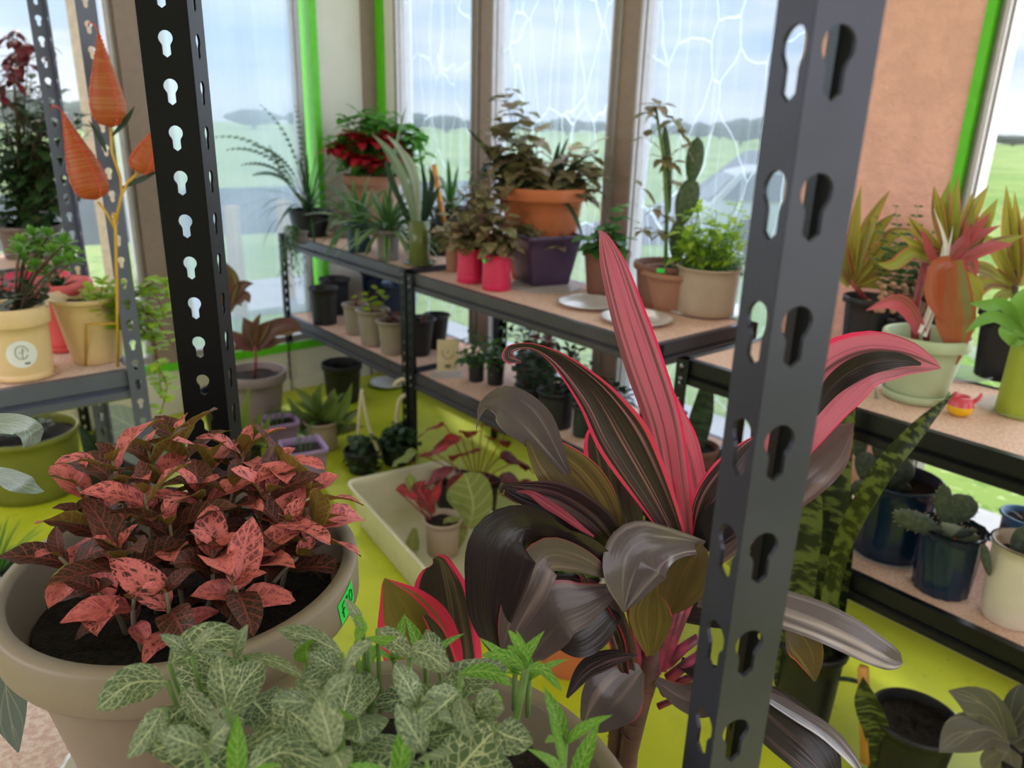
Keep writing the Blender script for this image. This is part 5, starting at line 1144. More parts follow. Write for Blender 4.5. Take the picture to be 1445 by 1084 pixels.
dish('clear plastic dish under the black ribbed pot at the right edge', 1412, 508, Z1, 50, M_clearpl, .010)
t, zs, u, R, H = potted('potted_plant', 'tall apple green pot with broad glossy leaves at the right frame edge', 1432, 592, Z1, 30, 135, M_ltgreen, .92, rim=.006)
ml = MB(); straps(ml, t, [([(1440, 470), (1410, 448), (1388, 450), (1362, 470)], 8, .2), ([(1440, 470), (1420, 432), (1392, 430), (1368, 428)], 8, .2), ([(1445, 475), (1430, 470), (1425, 488)], 20, 0), ([(1448, 470), (1470, 430), (1480, 410)], 18, 0), ([(1442, 470), (1440, 430), (1460, 400)], 14, 0)], t.location.y-.02)
ml.build('leaves', M_kal, t)
dish('flat clear saucer under the apple green pot', 1430, 578, Z1, 50, M_clearpl, .006)
dish('clear plastic saucer on the shelf by the small bird ornament', 1352, 530, Z1, 42, M_clearpl, .010)
# little pink and yellow bird-shaped ornament
p = seat(1352, 588, Z1, .015); u = mpp(p); t = thing('ornament', 'tiny pink and yellow glazed bird-shaped pot at the shelf front', 'ornament', p); rr_ = 17*u
m = MB(); m.lathe([(rr_*.6, 0), (rr_*.95, rr_*.35), (rr_*1.0, rr_*.75), (rr_*.98, rr_*.85)], 20); m.build('yellow_base', P_('yellow_glaze', (232, 178, 20), .25), t)
pg = P_('pink_glaze', (206, 70, 84), .25)
m = MB(); m.lathe([(rr_*.98, rr_*.85), (rr_*.9, rr_*1.3), (rr_*.6, rr_*1.65), (rr_*.5, rr_*1.6), (.001, rr_*1.2)], 20, capb=False); m.build('pink_top', pg, t)
m = MB(); m.tube([V((rr_*.7, -.004, rr_*1.1)), V((rr_*1.2, -.006, rr_*1.5)), V((rr_*1.35, -.006, rr_*2.0))], [.006, .005, .002], 8); m.tube([V((rr_*.9, -.004, rr_*1.3)), V((rr_*1.5, -.004, rr_*1.7))], [.004, .002], 6); m.build('tail', pg, t)
m = MB(); m.tube([V((-rr_*.5, 0, rr_*1.3)), V((-rr_*.7, -.004, rr_*1.9))], [.008, .007], 8); m.build('head', pg, t)

# ================================================================ right rack, lower shelf
Z4 = .5
hexf = lambda a, z: 1+.025*abs(math.sin(a*9+(.5 if int(z/.018) % 2 else 0)*PI))*(1 if int(z/.009) % 2 else .4)
t, zs, u, R, H = potted('potted_cactus', 'large navy dimpled pot of dark paddle cactus on the lower right shelf', 1247, 797, Z4, 54, 100, M_navy, .86, rim=.004, flute=hexf, n=90)
mc, msn = MB(), MB(); D = t.location.y
for (A, B, w) in (((1245, 700), (1215, 640), 36), ((1245, 700), (1262, 655), 40), ((1215, 650), (1205, 590), 30), ((1262, 665), (1238, 620), 30), ((1250, 700), (1285, 690), 44), ((1225, 700), (1208, 680), 34), ((1265, 690), (1280, 652), 32)):
    a, b = to_local(t, *A, D), to_local(t, *B, D-.01); pad(mc, a, b-a, V((.2, 1, 0)), (b-a).length*1.05, w*u, .016)
mc.build('cactus_pads', M_cactusd, t)
ml = MB(); straps(ml, t, [([(1245, 705), (1240, 600), (1235, 545)], 7, .4), ([(1250, 700), (1272, 600), (1290, 560)], 9, .2)], D+.02); ml.build('upright_leaves', M_grey, t)
dish('clear tray under the large navy dimpled pot', 1247, 775, Z4, 58, M_clearpl, .008, 'tray', 'tray')
facet = lambda a, z: 1-.05*abs(math.sin(a*7+z*16))
t, zs, u, R, H = potted('potted_cactus', 'small dark blue faceted pot of flat round cactus pads with an orange tag', 1322, 846, Z4, 46, 84, M_navy, .80, rim=0, flute=facet, n=84, soil=.8)
mc, msn, m3 = MB(), MB(), MB(); D = t.location.y; r4 = random.Random(9)
for (A, B, w, mm) in (((1326, 752), (1262, 722), 34, mc), ((1330, 735), (1332, 684), 24, mc), ((1332, 738), (1370, 700), 52, mc), ((1328, 738), (1390, 778), 30, m3), ((1335, 760), (1375, 748), 20, mc)):
    a, b = to_local(t, *A, D-.01), to_local(t, *B, D-.03); pad(mm, a, b-a, V((.2, 1, .1)), (b-a).length, w*u, .012); spines(msn, a, b-a, V((.2, 1, .1)), (b-a).length, w*u, r4, 18)
mc.tube([V((0, 0, zs-.03)), to_local(t, 1328, 742, D)], .010, 8)
mc.build('cactus_pads', M_cactusd, t); m3.build('pale_pad', P_('pale_cactus_skin', (126, 134, 112), .5), t); msn.build('spines', P_('cactus_spines', (170, 160, 120)), t)
m = MB(); a = to_local(t, 1346, 768, D-.02); m.box(a-V((0, 0, .01)), V((1, 0, 0)), V((0, 1, 0)), V((.2, 0, 1)).normalized(), .016, .002, .06); m.build('plant_tag', M_orange, t)
t, zs, u, R, H = potted('potted_cactus', 'rounded off-white pot with a small paddle cactus at the lower right frame edge', 1418, 887, Z4, 46, 104, P_('off_white_glaze', (224, 212, 196), .35), .72, rim=0, soil=.82, taper=.45)
mc = MB(); D = t.location.y
for (A, B, w) in (((1435, 800), (1442, 745), 28), ((1432, 800), (1450, 770), 30), ((1396, 812), (1388, 770), 14)):
    a, b = to_local(t, *A, D), to_local(t, *B, D-.01); pad(mc, a, b-a, V((.2, 1, 0)), (b-a).length*1.05, w*u, .012)
mc.build('cactus_pads', M_cactusd, t)
t, zs, u, R, H = potted('potted_plant', 'blue pot partly hidden behind the off-white pot', 1425, 812, Z4, 32, 66, M_blue, .8, rim=.006, back=.04)
ml = MB(); straps(ml, t, [([(1400, 775), (1410, 750), (1420, 735)], 3, 0)]); rosette(ml, V((0, 0, zs)), 5, .05, .012, 40, 80, .3, rr=r); ml.build('leaves', M_maroon, t)
ml = None
# ================================================================ left rack
r = random.Random(31)
t, zs, u, R, H = potted('potted_succulent', 'cream pot with a round white sticker and a mottled succulent with a bright green top', 38, 540, Z1, 43, 98, M_cream, .84, rim=.045, rimw=.006, foot=.012)
m = MB(); m.lathe([(R*.84, 0), (R*.98, .008), (R*.98, .010), (R*.85, .004)], 40); m.build('drip_tray', M_cream, t)
aa = aim_angle(t.location, R*.9, H*.35, 32, 497); st_r = 19*u; m = MB(); rows = []
for j in range(9):
    q = st_r*j/8; row = []
    for k in range(28):
        x, y = q*math.cos(2*PI*k/28), q*math.sin(2*PI*k/28); z_ = H*.40+y; rr_ = (R*.84+(R-.006-R*.84)*(z_/H))+.0012; a = aa+x/rr_; row.append(V((rr_*math.cos(a), rr_*math.sin(a), z_)))
    rows.append(row)
m.grid(rows, True); so = m.build('sticker', M_whitec, t); so['label'] = 'round white paper sticker with a grey leaf emblem'
def onpot(x, y, off=.002): z_ = H*.40+y; rr_ = (R*.84+(R-.006-R*.84)*(z_/H))+off; a = aa+x/rr_; return V((rr_*math.cos(a), rr_*math.sin(a), z_))
m = MB(); m.tube([onpot(.4*st_r*math.cos(q*.45), .15*st_r+.5*st_r*math.sin(q*.45)) for q in range(14)], .0007, 4); m.tube([onpot(0, -.3*st_r), onpot(.1*st_r, .5*st_r)], .0006, 4); m.tube([onpot(-.2*st_r, .1*st_r), onpot(.2*st_r, .3*st_r)], .0005, 4)
m.tube([onpot(.1*st_r, -.68*st_r), onpot(.42*st_r, -.68*st_r)], .0022, 4); m.build('emblem', P_('grey_green_ink', (92, 110, 96), .7), so)
ms, ml, md = MB(), MB(), MB(); D = t.location.y
for (a, b) in ((45, 408), (30, 415), (60, 425), (20, 425), (38, 400), (55, 402), (65, 415)):
    q = to_local(t, a, b, D+r.uniform(-.04, .04)); cane(ms, md, [V((q.x*.3, q.y*.3, zs)), q*.5+V((0, 0, zs*.5)), q], .003, 12, .042, .026, 15, 'ell', .15, .3, .1, r, nv=4, nu=3)
for (a, b) in ((30, 345), (48, 335), (68, 335), (85, 350), (98, 362), (60, 360), (35, 370), (80, 378), (50, 380), (68, 392), (40, 355), (92, 345), (55, 350), (75, 360), (28, 360), (100, 372)):
    q = to_local(t, a, b, D+r.uniform(-.06, .05)); ms.tube([V((.004, 0, zs)), V((q.x*.5, q.y*.5, q.z-.06)), q], [.004, .003, .002], 5); rosette(ml, q, 12, .036, .024, -5, 80, .15, 'spoon', .15, 4, 4, r)
ms.build('stems', M_brownstem, t); ml.build('bright_leaf_rosettes', M_kal, t)['label'] = 'bright green spoon-shaped leaves'; md.build('lower_leaves', M_sdark, t)['label'] = 'dark mottled lower leaves'
t, zs, u, R, H = potted('potted_aloe', 'coral red pot on a matching saucer between the two cream pots', 97, 500, Z1, 44, 92, M_coral, .62, rim=.03, back=.02)
m = MB(); m.lathe([(R*.66, 0), (R*.80, .012), (R*.80, .016), (R*.66, .004)], 40); m.build('drip_tray', M_coral, t)
ml = MB(); rosette(ml, to_local(t, 92, 428), 14, .06, .018, 10, 80, .1, 'lance', .3, 5, 3, r); rosette(ml, V((0, 0, zs)), 10, .07, .018, 30, 80, .1, 'lance', .3, 5, 3, r); ml.build('spiky_leaves', M_dgreen, t)
t, zs, u, R, H = potted('plant_pot', 'wide hot pink bowl behind the coral and cream pots', 58, 450, Z1, 50, 46, M_hot, .75, rim=.02, cat='pot', soil=.5, back=.06)
t, zs, u, R, H = potted('potted_succulent', 'dark green pot with a small jade plant at the left frame edge', 8, 470, Z1, 24, 50, P_('bottle_green_plastic', (30, 48, 38)), .8, rim=.01)
ms, ml = MB(), MB(); bush(ms, ml, V((0, 0, zs)), 7, R*.5, .06, .06, .035, .022, 6, kind='ell', rr=r); ms.build('stems', M_brownstem, t); ml.build('leaves', M_sdark, t)
t, zs, u, R, H = potted('potted_trailing_succulent', 'cream pot spilling chartreuse trailing stems behind the yellow wire ornament', 140, 515, Z1, 52, 90, M_cream, .60, rim=.012)
ms, ml = MB(), MB(); D = t.location.y
for i in range(26):
    q = to_local(t, r.uniform(122, 196), r.uniform(395, 440), D+r.uniform(-.07, .07)); cane(ms, ml, [V((q.x*.5, q.y*.5, zs)), q*.7+V((0, 0, .02)), q], .0015, 12, .032, .026, 25, 'ell', .2, .3, .1, r, nv=3, nu=3)
for P_px in (((175, 425), (205, 405), (222, 420), (232, 450)), ((175, 430), (200, 430), (215, 470), (222, 500), (228, 560)), ((178, 430), (212, 400), (232, 398), (236, 420)), ((175, 435), (205, 440), (222, 455), (246, 490)), ((172, 432), (190, 450), (205, 470), (214, 480)), ((160, 440), (165, 450), (172, 462), (178, 455)), ((176, 430), (206, 452), (224, 520), (236, 545), (226, 585))):
    cane(ms, ml, [to_local(t, a, b, D-.03) for a, b in P_px], .0022, 26, .042, .034, 20, 'ell', .1, .3, .1, r, nv=3, nu=3)
ms.build('stems', M_redstem, t); ml.build('chartreuse_leaves', M_lime, t)
# yellow wire ornament
p = PZ(166, 517, Z1); p += V((p.x, p.y, 0)).normalized()*(-.0); t = thing('wire_ornament', 'yellow wire stand with three orange mesh pods, in front of the trailing cream pot', 'ornament', p); D = p.y; u = mpp(p)
m = MB(); T_ = lambda a, b, d=0: to_local(t, a, b, D+d-(.09 if b < 330 else .03 if b < 480 else 0))
m.tube([V((0, 0, 0)), T_(166, 460), T_(163, 320), T_(160, 300)], .0035, 6); m.tube([T_(121, 517), T_(121, 458), T_(165, 456)], .003, 6)
m.tube([T_(162, 322), T_(150, 300), T_(138, 285)], .0028, 6); m.tube([T_(162, 320), T_(172, 272), T_(170, 250), T_(158, 215), T_(156, 178)], .0028, 6); m.tube([T_(162, 320), T_(172, 275), T_(180, 258), T_(196, 242)], .0028, 6)
m.build('wire_stem', M_yellow, t)
M_mesh = leafmat('orange_mesh_pod', srgb(206, 92, 50), srgb(192, 104, 62), band=srgb(198, 128, 74), rough=.45, trans=.45)
M_beadr = P_('red_beading', (214, 70, 44), .3)
for (A, B, w, lab) in (((156, 180), (139, 45), 18, 'orange mesh pod at the top'), ((136, 282), (88, 158), 19, 'orange mesh pod at the left'), ((196, 243), (222, 178), 14, 'orange mesh pod at the right')):
    a, b = T_(*A), T_(*B); L_ = (b-a).length; d = (b-a).normalized(); sx = d.cross(V((0, 1, 0))).normalized(); sy = sx.cross(d); m = MB(); rows = []; uv = []
    for j in range(25):
        f = j/24; w_ = w*u*1.25*max(.06, math.sin(PI*min(1, f)**.55)**.8*(1-.45*f)); rows.append([a+d*L_*f+(sx*math.cos(k*PI/10)+sy*math.sin(k*PI/10))*w_*(1+.03*math.sin(k*5+j*2)) for k in range(20)]); uv.append([(k/20, f) for k in range(20)])
    m.grid(rows, True, uvs=uv, rn=(r.random(), r.random())); pd = m.build('mesh_pod', M_mesh, t); pd['label'] = lab
    m = MB()
    for k in (2, 7, 12, 17):
        for j in range(1, 24): c_ = rows[j][k]; m.lathe([(.0004, -.003), (.0032, 0), (.0004, .003)], 6, c=c_, capb=False)
    m.build('beaded_seam', M_beadr, pd)
    m = MB(); m.tube([b, b+d*.012+sx*.006, b+d*.018+sx*.016, b+d*.010+sx*.020], .0016, 5); m.build('curled_hook', M_beadr, pd)
for (A, B) in (((158, 192), (190, 150)), ((150, 215), (125, 170)), ((172, 265), (225, 240))):
    m = MB(); EYE0[0] = EYE-t.location; ribbon(m, [T_(*A), T_((A[0]+B[0])/2+3, (A[1]+B[1])/2), T_(*B)], [.002, .006, .0005], [0, .3, 0], .2, 0, 8, 3); EYE0[0] = EYE; m.build('metal_leaf', M_dgreen, t)
# back-left rack top: the tall bush
t, zs, u, R, H = potted('potted_shrub', 'tall dark bush with dark red top leaves in a brown pot by the left window', 48, 362, Z1, 44, 44, P_('brown_grey_plastic', (104, 90, 84)), .78, rim=.02)
ms, ml, mr = MB(), MB(), MB(); D = t.location.y; c0 = V((0, 0, zs))
for i in range(105):
    a, b = r.uniform(-30, 128), r.uniform(105, 318)
    if ((a-48)/85)**2 + ((b-230)/125)**2 > 1: continue
    q = to_local(t, a, b, D+r.uniform(-.22, .22)); cane(ms, ml, [c0+V((q.x*.1, q.y*.1, 0)), V((q.x*.35, q.y*.35, zs+(q.z-zs)*.5)), q], .003, 14, .085, .045, 15, 'ell', .4, .5, .1, r, nv=3, nu=3)
for i in range(12):
    a, b = r.uniform(-20, 60), r.uniform(45, 170); q = to_local(t, a, b, D+r.uniform(-.2, .2)); cane(ms, mr, [c0, V((q.x*.4, q.y*.4, zs+(q.z-zs)*.5)), q+V((.03, 0, .03)), q], .003, 10, .07, .035, 0, 'ell', .6, .9, .1, r, nv=4, nu=3)
ms.build('branches', M_brownstem, t); ml.build('green_leaves', M_bush, t); mr.build('red_leaves', P_('dark_red_foliage', (112, 30, 44)), t)['label'] = 'dark red leaves at the top left'
p = PZ(118, 420, Z1); t = thing('card_stand', 'small white card leaning at the back of the left rack beside the dark upright', 'card', p+V((0, 0, .001))); u = mpp(p)
m = MB(); m.box(V((0, 0, 24*u)), V((.6, .8, 0)), V((.8, -.6, .1)).normalized(), V((0, 0, 1)), 26*u, .003, 46*u); cd = m.build('card', M_card, t); m = MB(); m.box(V((0, 0, .003)), V((.6, .8, 0)), V((.8, -.6, 0)), V((0, 0, 1)), 30*u, .04, .006); m.build('foot', M_clearpl, t)

# ================================================================ floor
t, zs, u, R, H = potted('potted_cordyline', 'large mauve-grey pot with one slender maroon cordyline, on the floor by the left window', 368, 628, 0, 42, 92, M_mauve, .66, rim=.05, rimw=.012, soil=.9)
ms, ml = MB(), MB(); ms.tube([V((0, 0, zs)), to_local(t, 361, 505), to_local(t, 359, 488)], [.007, .006, .006], 7)
straps(ml, t, [([(359, 490), (352, 465), (343, 448)], 11, 0), ([(360, 488), (372, 465), (384, 452)], 8, .3), ([(361, 490), (385, 465), (412, 462), (425, 468)], 12, .2), ([(358, 490), (340, 480), (322, 465)], 10, .2), ([(361, 490), (382, 484), (402, 480)], 8, .3), ([(358, 492), (342, 488), (330, 495)], 7, .2), ([(360, 490), (361, 462), (368, 442)], 7, .5)])
ml.build('leaves', M_maroon, t); ms.build('stem', M_redstem, t)
t, zs, u, R, H = potted('potted_cordyline', 'taller maroon-leaved plant in a dark pot just right of the nearer black upright', 322, 640, 0, 30, 60, M_blackpot, .75, back=.2)
ms, ml = MB(), MB(); ms.tube([V((0, 0, zs)), to_local(t, 325, 520), to_local(t, 323, 425)], .006, 6)
straps(ml, t, [([(322, 430), (326, 395), (318, 370)], 12, .2), ([(323, 430), (340, 405), (358, 400)], 8, .2), ([(323, 430), (345, 418), (352, 428)], 8, .2), ([(320, 430), (300, 405), (290, 400)], 9, .2), ([(322, 440), (330, 425), (342, 432)], 7, .3)])
ml.build('leaves', M_maroon, t); ms.build('stem', M_redstem, t)
empty_pot('open black pot on the lime floor near the corner', 485, 572, 0, 28, 52, M_blackpot, .80, soil=.35, rim=.03)
def brom(label, px, py, rp, hp, mat, leaves, D=0, sq=None, mt=None):
    t, zs, u, R, H = potted('potted_bromeliad', label, px, py, 0, rp, hp, mat, .78, rim=.015); ml = MB()
    straps(ml, t, leaves); rosette(ml, V((0, 0, zs)), 18, R*2.3, .035, 20, 75, .5, 'strap', .3, 8, 3, r); ml.build('leaves', mt or M_brom, t); return t
brom('broad olive bromeliad in a taupe pot between the lilac pot and the open black pot', 456, 640, 26, 40, M_taupe, [([(452, 610), (440, 570), (412, 545)], 8, .2), ([(454, 610), (448, 565), (455, 540)], 7, .4), ([(456, 610), (470, 575), (472, 548)], 8, .1), ([(456, 610), (485, 575), (497, 540)], 8, .2), ([(458, 612), (490, 590), (512, 575)], 7, .2), ([(458, 615), (490, 605), (515, 602)], 7, .2), ([(450, 612), (425, 590), (405, 560)], 8, .1), ([(452, 614), (425, 605), (400, 590)], 7, .2)])
brom('green bromeliad in front of the mauve-grey pot beside the nearer black upright', 350, 668, 24, 34, M_blackpot, [([(350, 640), (345, 600), (352, 545)], 8, .2), ([(350, 640), (362, 605), (372, 578)], 7, .3), ([(348, 640), (335, 605), (332, 565)], 7, .2), ([(352, 640), (372, 610), (383, 585)], 6, .3)])
for i, (px, py, w, h, lab) in enumerate(((432, 690, 29, 56, 'lilac square plastic pot on the floor right of the pink-leaved plant'), (400, 668, 24, 48, 'second lilac square pot mostly hidden behind the first'))):
    p = PZ(px, py, 0); p += V((p.x, p.y, 0)).normalized()*(.04 if i == 0 else .22); u = mpp(p); t = thing('potted_plant', lab, 'potted plant', p, 'lilac square pots'); zs = sq_pot(t, w*u, w*u*.7, h*u*1.1, M_lilac, .02, rz=.5)
    ms, ml = MB(), MB(); bush(ms, ml, V((0, 0, zs)), 5 if i else 4, .03, .09, .05, .03, .008, 10, kind='lance', rr=r); ms.build('stems', M_fstemg, t); ml.build('needle_leaves', M_fern, t)
dish('round white saucer on the lime floor below the rack corner', 549, 543, 0, 27, M_whitec, .02)
dish('round white lid lying on the lime floor at the lower right', 1336, 1024, 0, 27, M_whitec, .012, 'lid', 'lid')
# tub
def tubthing():
    zt = .17; c = [PZ(486, 678, zt), PZ(628, 648, zt), PZ(778, 812, zt), PZ(640, 848, zt)]
    cen = sum(c, V())/4; cen.z = 0; t = thing('storage_tub', 'translucent cream storage tub on the floor holding the crimson plants', 'tub', cen)
    def ring(k, z): return [V(((q.x-cen.x)*k, (q.y-cen.y)*k, z)) for q in rc]
    rc = []
    for i in range(4):
        a, b, d = c[i-1], c[i], c[(i+1) % 4]; u1 = (a-b).normalized()*.05; u2 = (d-b).normalized()*.05
        for k in range(5): f = k/4; rc.append(b+u1*(1-f)**2+u2*f**2)
    m = MB(); m.grid([ring(.84, .004), ring(.88, .012), ring(.955, zt-.025), ring(.96, zt-.02), ring(1.0, zt-.016), ring(1.0, zt), ring(.95, zt), ring(.94, zt-.02), ring(.87, .02), ring(.83, .012)], True)
    n = 20; m.face([i for i in range(n)][::-1], smooth=False); m.face([9*n+i for i in range(n)], smooth=False); m.build('tub', M_tub, t); return t, cen
TUB, tc = tubthing()
def tubplant(label, px, py, rp, hp, mat, fn, nm='potted_caladium', z=.014):
    t, zs, u, R, H = potted(nm, label, px, py, z, rp, hp, mat, .78, rim=.01); ms, ml, m2 = MB(), MB(), MB(); fn(t, zs, u, ms, ml, m2)
    ms.build('stems', M_redstem, t); ml.build('red_leaves', M_caladR, t)
    if m2.v: m2.build('green_leaves', M_caladG, t)
def f1(t, zs, u, ms, ml, m2):
    D = t.location.y
    for (a, b, L, W, k) in ((690, 620, 50, 26, 0), (668, 640, 55, 30, 0), (705, 645, 50, 36, 0), (650, 615, 40, 22, 0), (628, 600, 36, 18, 0), (615, 640, 40, 22, 0), (720, 655, 40, 24, 0), (700, 675, 55, 38, 0), (715, 610, 36, 18, 0), (680, 600, 40, 20, 0), (730, 680, 36, 22, 0), (590, 640, 34, 30, 1), (640, 660, 40, 22, 0), (665, 610, 44, 22, 0), (710, 700, 40, 26, 0), (655, 670, 34, 20, 0)):
        q = to_local(t, a, b, D+r.uniform(-.08, .08)); ms.tube([V((0, 0, zs)), q*.6+V((0, 0, .06)), q], .0025, 5); a_ = math.atan2(q.y, q.x)+r.uniform(-.8, .8)
        leaf(m2 if k else ml, q, V((math.cos(a_), math.sin(a_), -.15)), V((0, 0, 1)), L*u*1.3, W*u*1.5, .5, .05, 'ovate', 7, 5, .05)
tubplant('crimson star-leaved plant in the back of the cream tub', 672, 738, 34, 44, M_blackpot, f1)
def f2(t, zs, u, ms, ml, m2):
    EYE0[0] = EYE-t.location
    for pts, hw, mm in (([(660, 745), (668, 715), (660, 680), (655, 668)], 26, m2), ([(632, 730), (640, 750), (640, 785)], 20, m2), ([(665, 735), (640, 700), (650, 685)], 10, m2), ([(610, 720), (590, 700), (570, 690), (558, 692)], 8, ml), ([(612, 725), (600, 705), (592, 690), (600, 678)], 12, ml), ([(585, 745), (582, 770), (577, 808)], 10, m2), ([(600, 720), (612, 700), (624, 676)], 8, ml), ([(585, 700), (580, 680), (578, 668)], 8, m2)):
        Q_ = [to_local(t, a, b) for a, b in pts]; ribbon(mm, Q_, [hw*u*.3]+[hw*u]*(len(Q_)-2)+[.001], [0]*len(Q_), .1, .03, 12, 5)
    EYE0[0] = EYE
    for A, B in (((608, 735), (560, 692)), ((608, 735), (612, 690)), ((608, 738), (585, 705)), ((620, 740), (660, 745))): ms.tube([to_local(t, *A), to_local(t, *B)], .003, 5)
tubplant('young caladium with a large yellow-green leaf in the front of the cream tub', 625, 790, 28, 46, M_taupe, f2)
t, zs, u, R, H = potted('potted_plant', 'dark nursery pot in the back right of the cream tub with two white sticks', 640, 722, .014, 30, 36, M_blackpot, .8, rim=.01)
m = MB(); m.tube([V((0, 0, zs-.02)), to_local(t, 640, 655)], .0035, 6); m.tube([V((.02, 0, zs-.02)), to_local(t, 650, 652)], .0035, 6); m.build('white_sticks', M_white, t)
# hanging-basket plants with cream hooks on the floor behind the tub
M_hook = P_('cream_plastic_hanger', (206, 194, 158), .5)
def hanger(label, px, py, rp, hp, hooks, rng, D=None):
    t, zs, u, R, H = potted('hanging_planter', label, px, py, 0, rp, hp, M_blackpot, .7, rim=.012); ms, ml = MB(), MB()
    for i in range(26):
        a, b = r.uniform(rng[0], rng[1]), r.uniform(rng[2], rng[3]); q = to_local(t, a, b, t.location.y+r.uniform(-.1, .1)); cane(ms, ml, [V((0, 0, zs)), q*.5+V((0, 0, zs*.6+.04)), q], .0016, 7, .05, .038, 5, 'ell', .4, .7, .1, r, nv=3, nu=3)
    ms.build('stems', M_fstemg, t); ml.build('leaves', M_dgreen, t)
    for pts in hooks:
        m = MB(); m.tube([crom([to_local(t, a, b) for a, b in pts], i/16) for i in range(17)], 2.6*u if len(pts) < 5 else 3.2*u, 6); m.build('hanger_strap', M_hook, t)
hanger('dark leafy hanging planter on the floor, left cream hanger standing up', 512, 672, 26, 30, [[(504, 655), (506, 600), (510, 555), (512, 552)], [(511, 556), (520, 600), (536, 642)]], (488, 545, 618, 670))
hanger('dark leafy hanging planter on the floor with a curled cream hook', 560, 660, 26, 30, [[(556, 640), (562, 570), (574, 556), (577, 545), (572, 535), (562, 538), (556, 545)]], (535, 592, 600, 660))
# terracotta pot and sprouts beneath the pink cordyline
t, zs, u, R, H = potted('potted_plant', 'terracotta pot on the floor glimpsed beneath the dark cordyline leaves', 800, 960, 0, 52, 70, M_terra, .72, rim=.03)
ms, ml = MB(), MB(); bush(ms, ml, V((0, 0, zs)), 9, R*.6, .10, .10, .05, .04, 4, kind='ell', rr=r); ms.build('stems', M_fstemg, t); ml.build('leaves', M_green, t)
t, zs, u, R, H = potted('potted_plant', 'off-white pot with bright green sprouts seen through the dark cordyline leaves', 805, 880, 0, 44, 48, M_white, .8, rim=.02)
ms, ml = MB(), MB(); bush(ms, ml, V((0, 0, zs)), 8, R*.6, .09, .07, .05, .04, 4, kind='ell', rr=r); ms.build('stems', M_fstemg, t); ml.build('leaves', M_kal, t)
# snake plant right of the grey upright
t, zs, u, R, H = potted('snake_plant', 'tall banded snake plant in a black pot, floor, right of the grey upright', 1120, 1060, 0, 46, 120, M_blackpot, .78, rim=.02, soil=.9)
ml = MB(); D = t.location.y
straps(ml, t, [([(1150, 975), (1158, 850), (1172, 700), (1208, 548)], 24, .1), ([(1128, 975), (1125, 850), (1138, 720), (1150, 640)], 22, .2), ([(1140, 985), (1150, 900), (1155, 820)], 16, .3), ([(1110, 985), (1100, 900), (1108, 820)], 16, .2), ([(1165, 985), (1178, 850), (1188, 760), (1202, 690)], 16, .2)])
EYE0[0] = EYE-t.location; Q_ = [to_local(t, 1150, 990, D), to_local(t, 1180, 800, D-.10), to_local(t, 1230, 690, 1.32), to_local(t, 1290, 612, 1.27), to_local(t, 1345, 556, 1.25)]
ribbon(ml, Q_, [.016, .019, .019, .015, .001], [.1]*5, .25, .02, 18, 5); EYE0[0] = EYE
ml.build('banded_leaves', M_snake, t)
ms = MB(); ms.tube([crom([to_local(t, a, b, D-.05) for a, b in ((1100, 1015), (1130, 975), (1180, 958), (1212, 962))], i/10) for i in range(11)], .006, 7); ms.build('runner_stem', M_snaked, t)
t, zs, u, R, H = potted('potted_plant', 'round black pot with one folded leaf tied to a short stake at the bottom right', 1262, 1140, 0, 58, 95, M_blackpot, .72, rim=.015, soil=.9)
m = MB(); a = to_local(t, 1222, 1075); b = to_local(t, 1218, 942); m.tube([a, b], [.014, .013], 4); m.build('stake', M_wood, t); ml = MB()
straps(ml, t, [([(1245, 1084), (1240, 1040), (1225, 990), (1218, 955)], 17, .3), ([(1275, 1084), (1282, 1062), (1292, 1052)], 6, 0)], t.location.y-.02); ml.build('leaves', M_snake, t)
t, zs, u, R, H = potted('potted_orchid', 'orchid with broad dull grey leaves in the bottom right corner', 1420, 1180, 0, 50, 90, M_blackpot, .75, soil=.9); ml = MB(); D = t.location.y
straps(ml, t, [([(1422, 1045), (1400, 1005), (1370, 985), (1338, 975)], 22, .3), ([(1425, 1050), (1395, 1030), (1355, 1040), (1325, 1062)], 24, -.2), ([(1428, 1050), (1440, 1030), (1470, 1040)], 22, .2), ([(1425, 1055), (1410, 1080), (1400, 1110)], 24, .1), ([(1420, 1040), (1450, 990), (1480, 960)], 22, .2)], D-.02); ml.build('leaves', M_orchid, t)
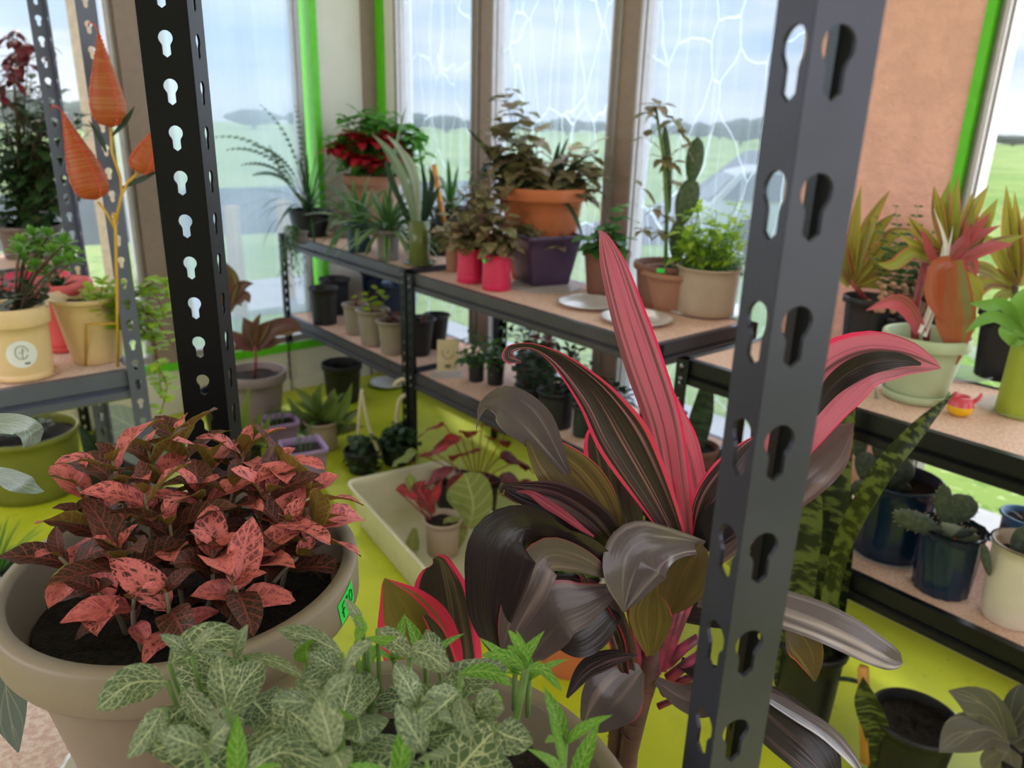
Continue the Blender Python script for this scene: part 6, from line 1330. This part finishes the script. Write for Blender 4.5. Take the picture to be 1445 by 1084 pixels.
# plants on the floor under and before the left racks
def big(label, px, py, rp, hp, leaves, mat, pm=M_blackpot, nm='potted_plant'):
    t, zs, u, R, H = potted(nm, label, px, py, 0, rp, hp, pm, .76, rim=.02); ml = MB(); ms = MB()
    straps(ml, t, leaves)
    for pts, hw, ro in leaves: ms.tube([V((0, 0, zs)), to_local(t, *pts[0])], .004, 5)
    ms.build('stems', M_fstemg, t); ml.build('leaves', mat, t); return t
big('leafy plant with large pale grey-green leaves behind the blue-grey rack upright', 205, 700, 34, 40, [([(230, 640), (200, 610), (165, 590), (140, 572)], 22, .2), ([(220, 640), (240, 610), (262, 595)], 20, .2), ([(205, 650), (170, 625), (150, 620)], 16, .2), ([(225, 650), (250, 630), (262, 600)], 14, .2)], M_grey)
big('dark leafy plant in a black pot under the left rack beside its rear upright', 140, 690, 26, 36, [([(138, 660), (130, 630), (110, 600)], 12, .2), ([(140, 660), (150, 620), (160, 590)], 10, .3), ([(142, 660), (165, 640), (180, 610)], 10, .2), ([(138, 660), (115, 650), (95, 640)], 10, .2), ([(140, 660), (140, 620), (135, 600)], 9, .4)], M_dgreen)
t, zs, u, R, H = potted('planter', 'ribbed dark olive planter on the floor at far left', 55, 712, 0, 66, 84, P_('dark_olive_plastic', (122, 126, 50)), .85, rim=.02, flute=lambda a, z: 1+.02*math.sin(z*160), soil=.85, cat='potted plant'); ms, ml = MB(), MB()
bush(ms, ml, V((0, 0, zs)), 8, R*.6, .08, .12, .06, .03, 5, kind='ell', rr=r); ms.build('stems', M_brownstem, t); ml.build('leaves', M_dgreen, t)
t, zs, u, R, H = potted('potted_grass', 'clump of bright green grass left of the big beige pot', 0, 860, 0, 36, 40, M_blackpot, .8); ml = MB()
rosette(ml, V((0, 0, zs)), 90, .20, .008, 25, 88, .6, 'strap', .1, 6, 2, r, spread=R*.7); ml.build('grass_blades', M_grass2, t)
# grey-green leaves reaching in from a plant left of the frame
base_ = PD(-200, 1000, .85); base_.z = 0
t = thing('potted_plant', 'grey-green long-leaved plant whose leaves hang in at the left frame edge', 'potted plant', base_); zs = pot(t, .11, .08, .30, M_blackpot, rim=.02, soil=.9)
ms = MB(); ms.tube([V((0, 0, zs)), V((0, 0, .8)), V((.0, .0, 1.2))], [.012, .010, .007], 8); ms.build('stem', M_fstemg, t)
for pts, hw, ro in (([(-110, 640), (-50, 605), (5, 598), (38, 606), (44, 622), (32, 632)], 17, [.3, .3, .25, .4, 1.0, 1.2]), ([(-110, 700), (-50, 668), (0, 672), (30, 684), (62, 694)], 16, [.5]*5), ([(-110, 800), (-60, 790), (-12, 840), (2, 920), (12, 1000), (26, 1062)], 22, [.1]*6)):
    m = MB(); Q_ = [PD(a, b, max(.53, .80-.27*i_/3))-base_ for i_, (a, b) in enumerate(pts)]; u_ = mpp(Q_[-1]+base_); EYE0[0] = EYE-base_; n_ = len(Q_)
    ribbon(m, Q_, [hw*u_*(.3 if i == 0 else (.05 if i == n_-1 else 1)) for i in range(n_)], ro, .12, .03, 24, 6); EYE0[0] = EYE; m.build('leaf', M_grey, t)
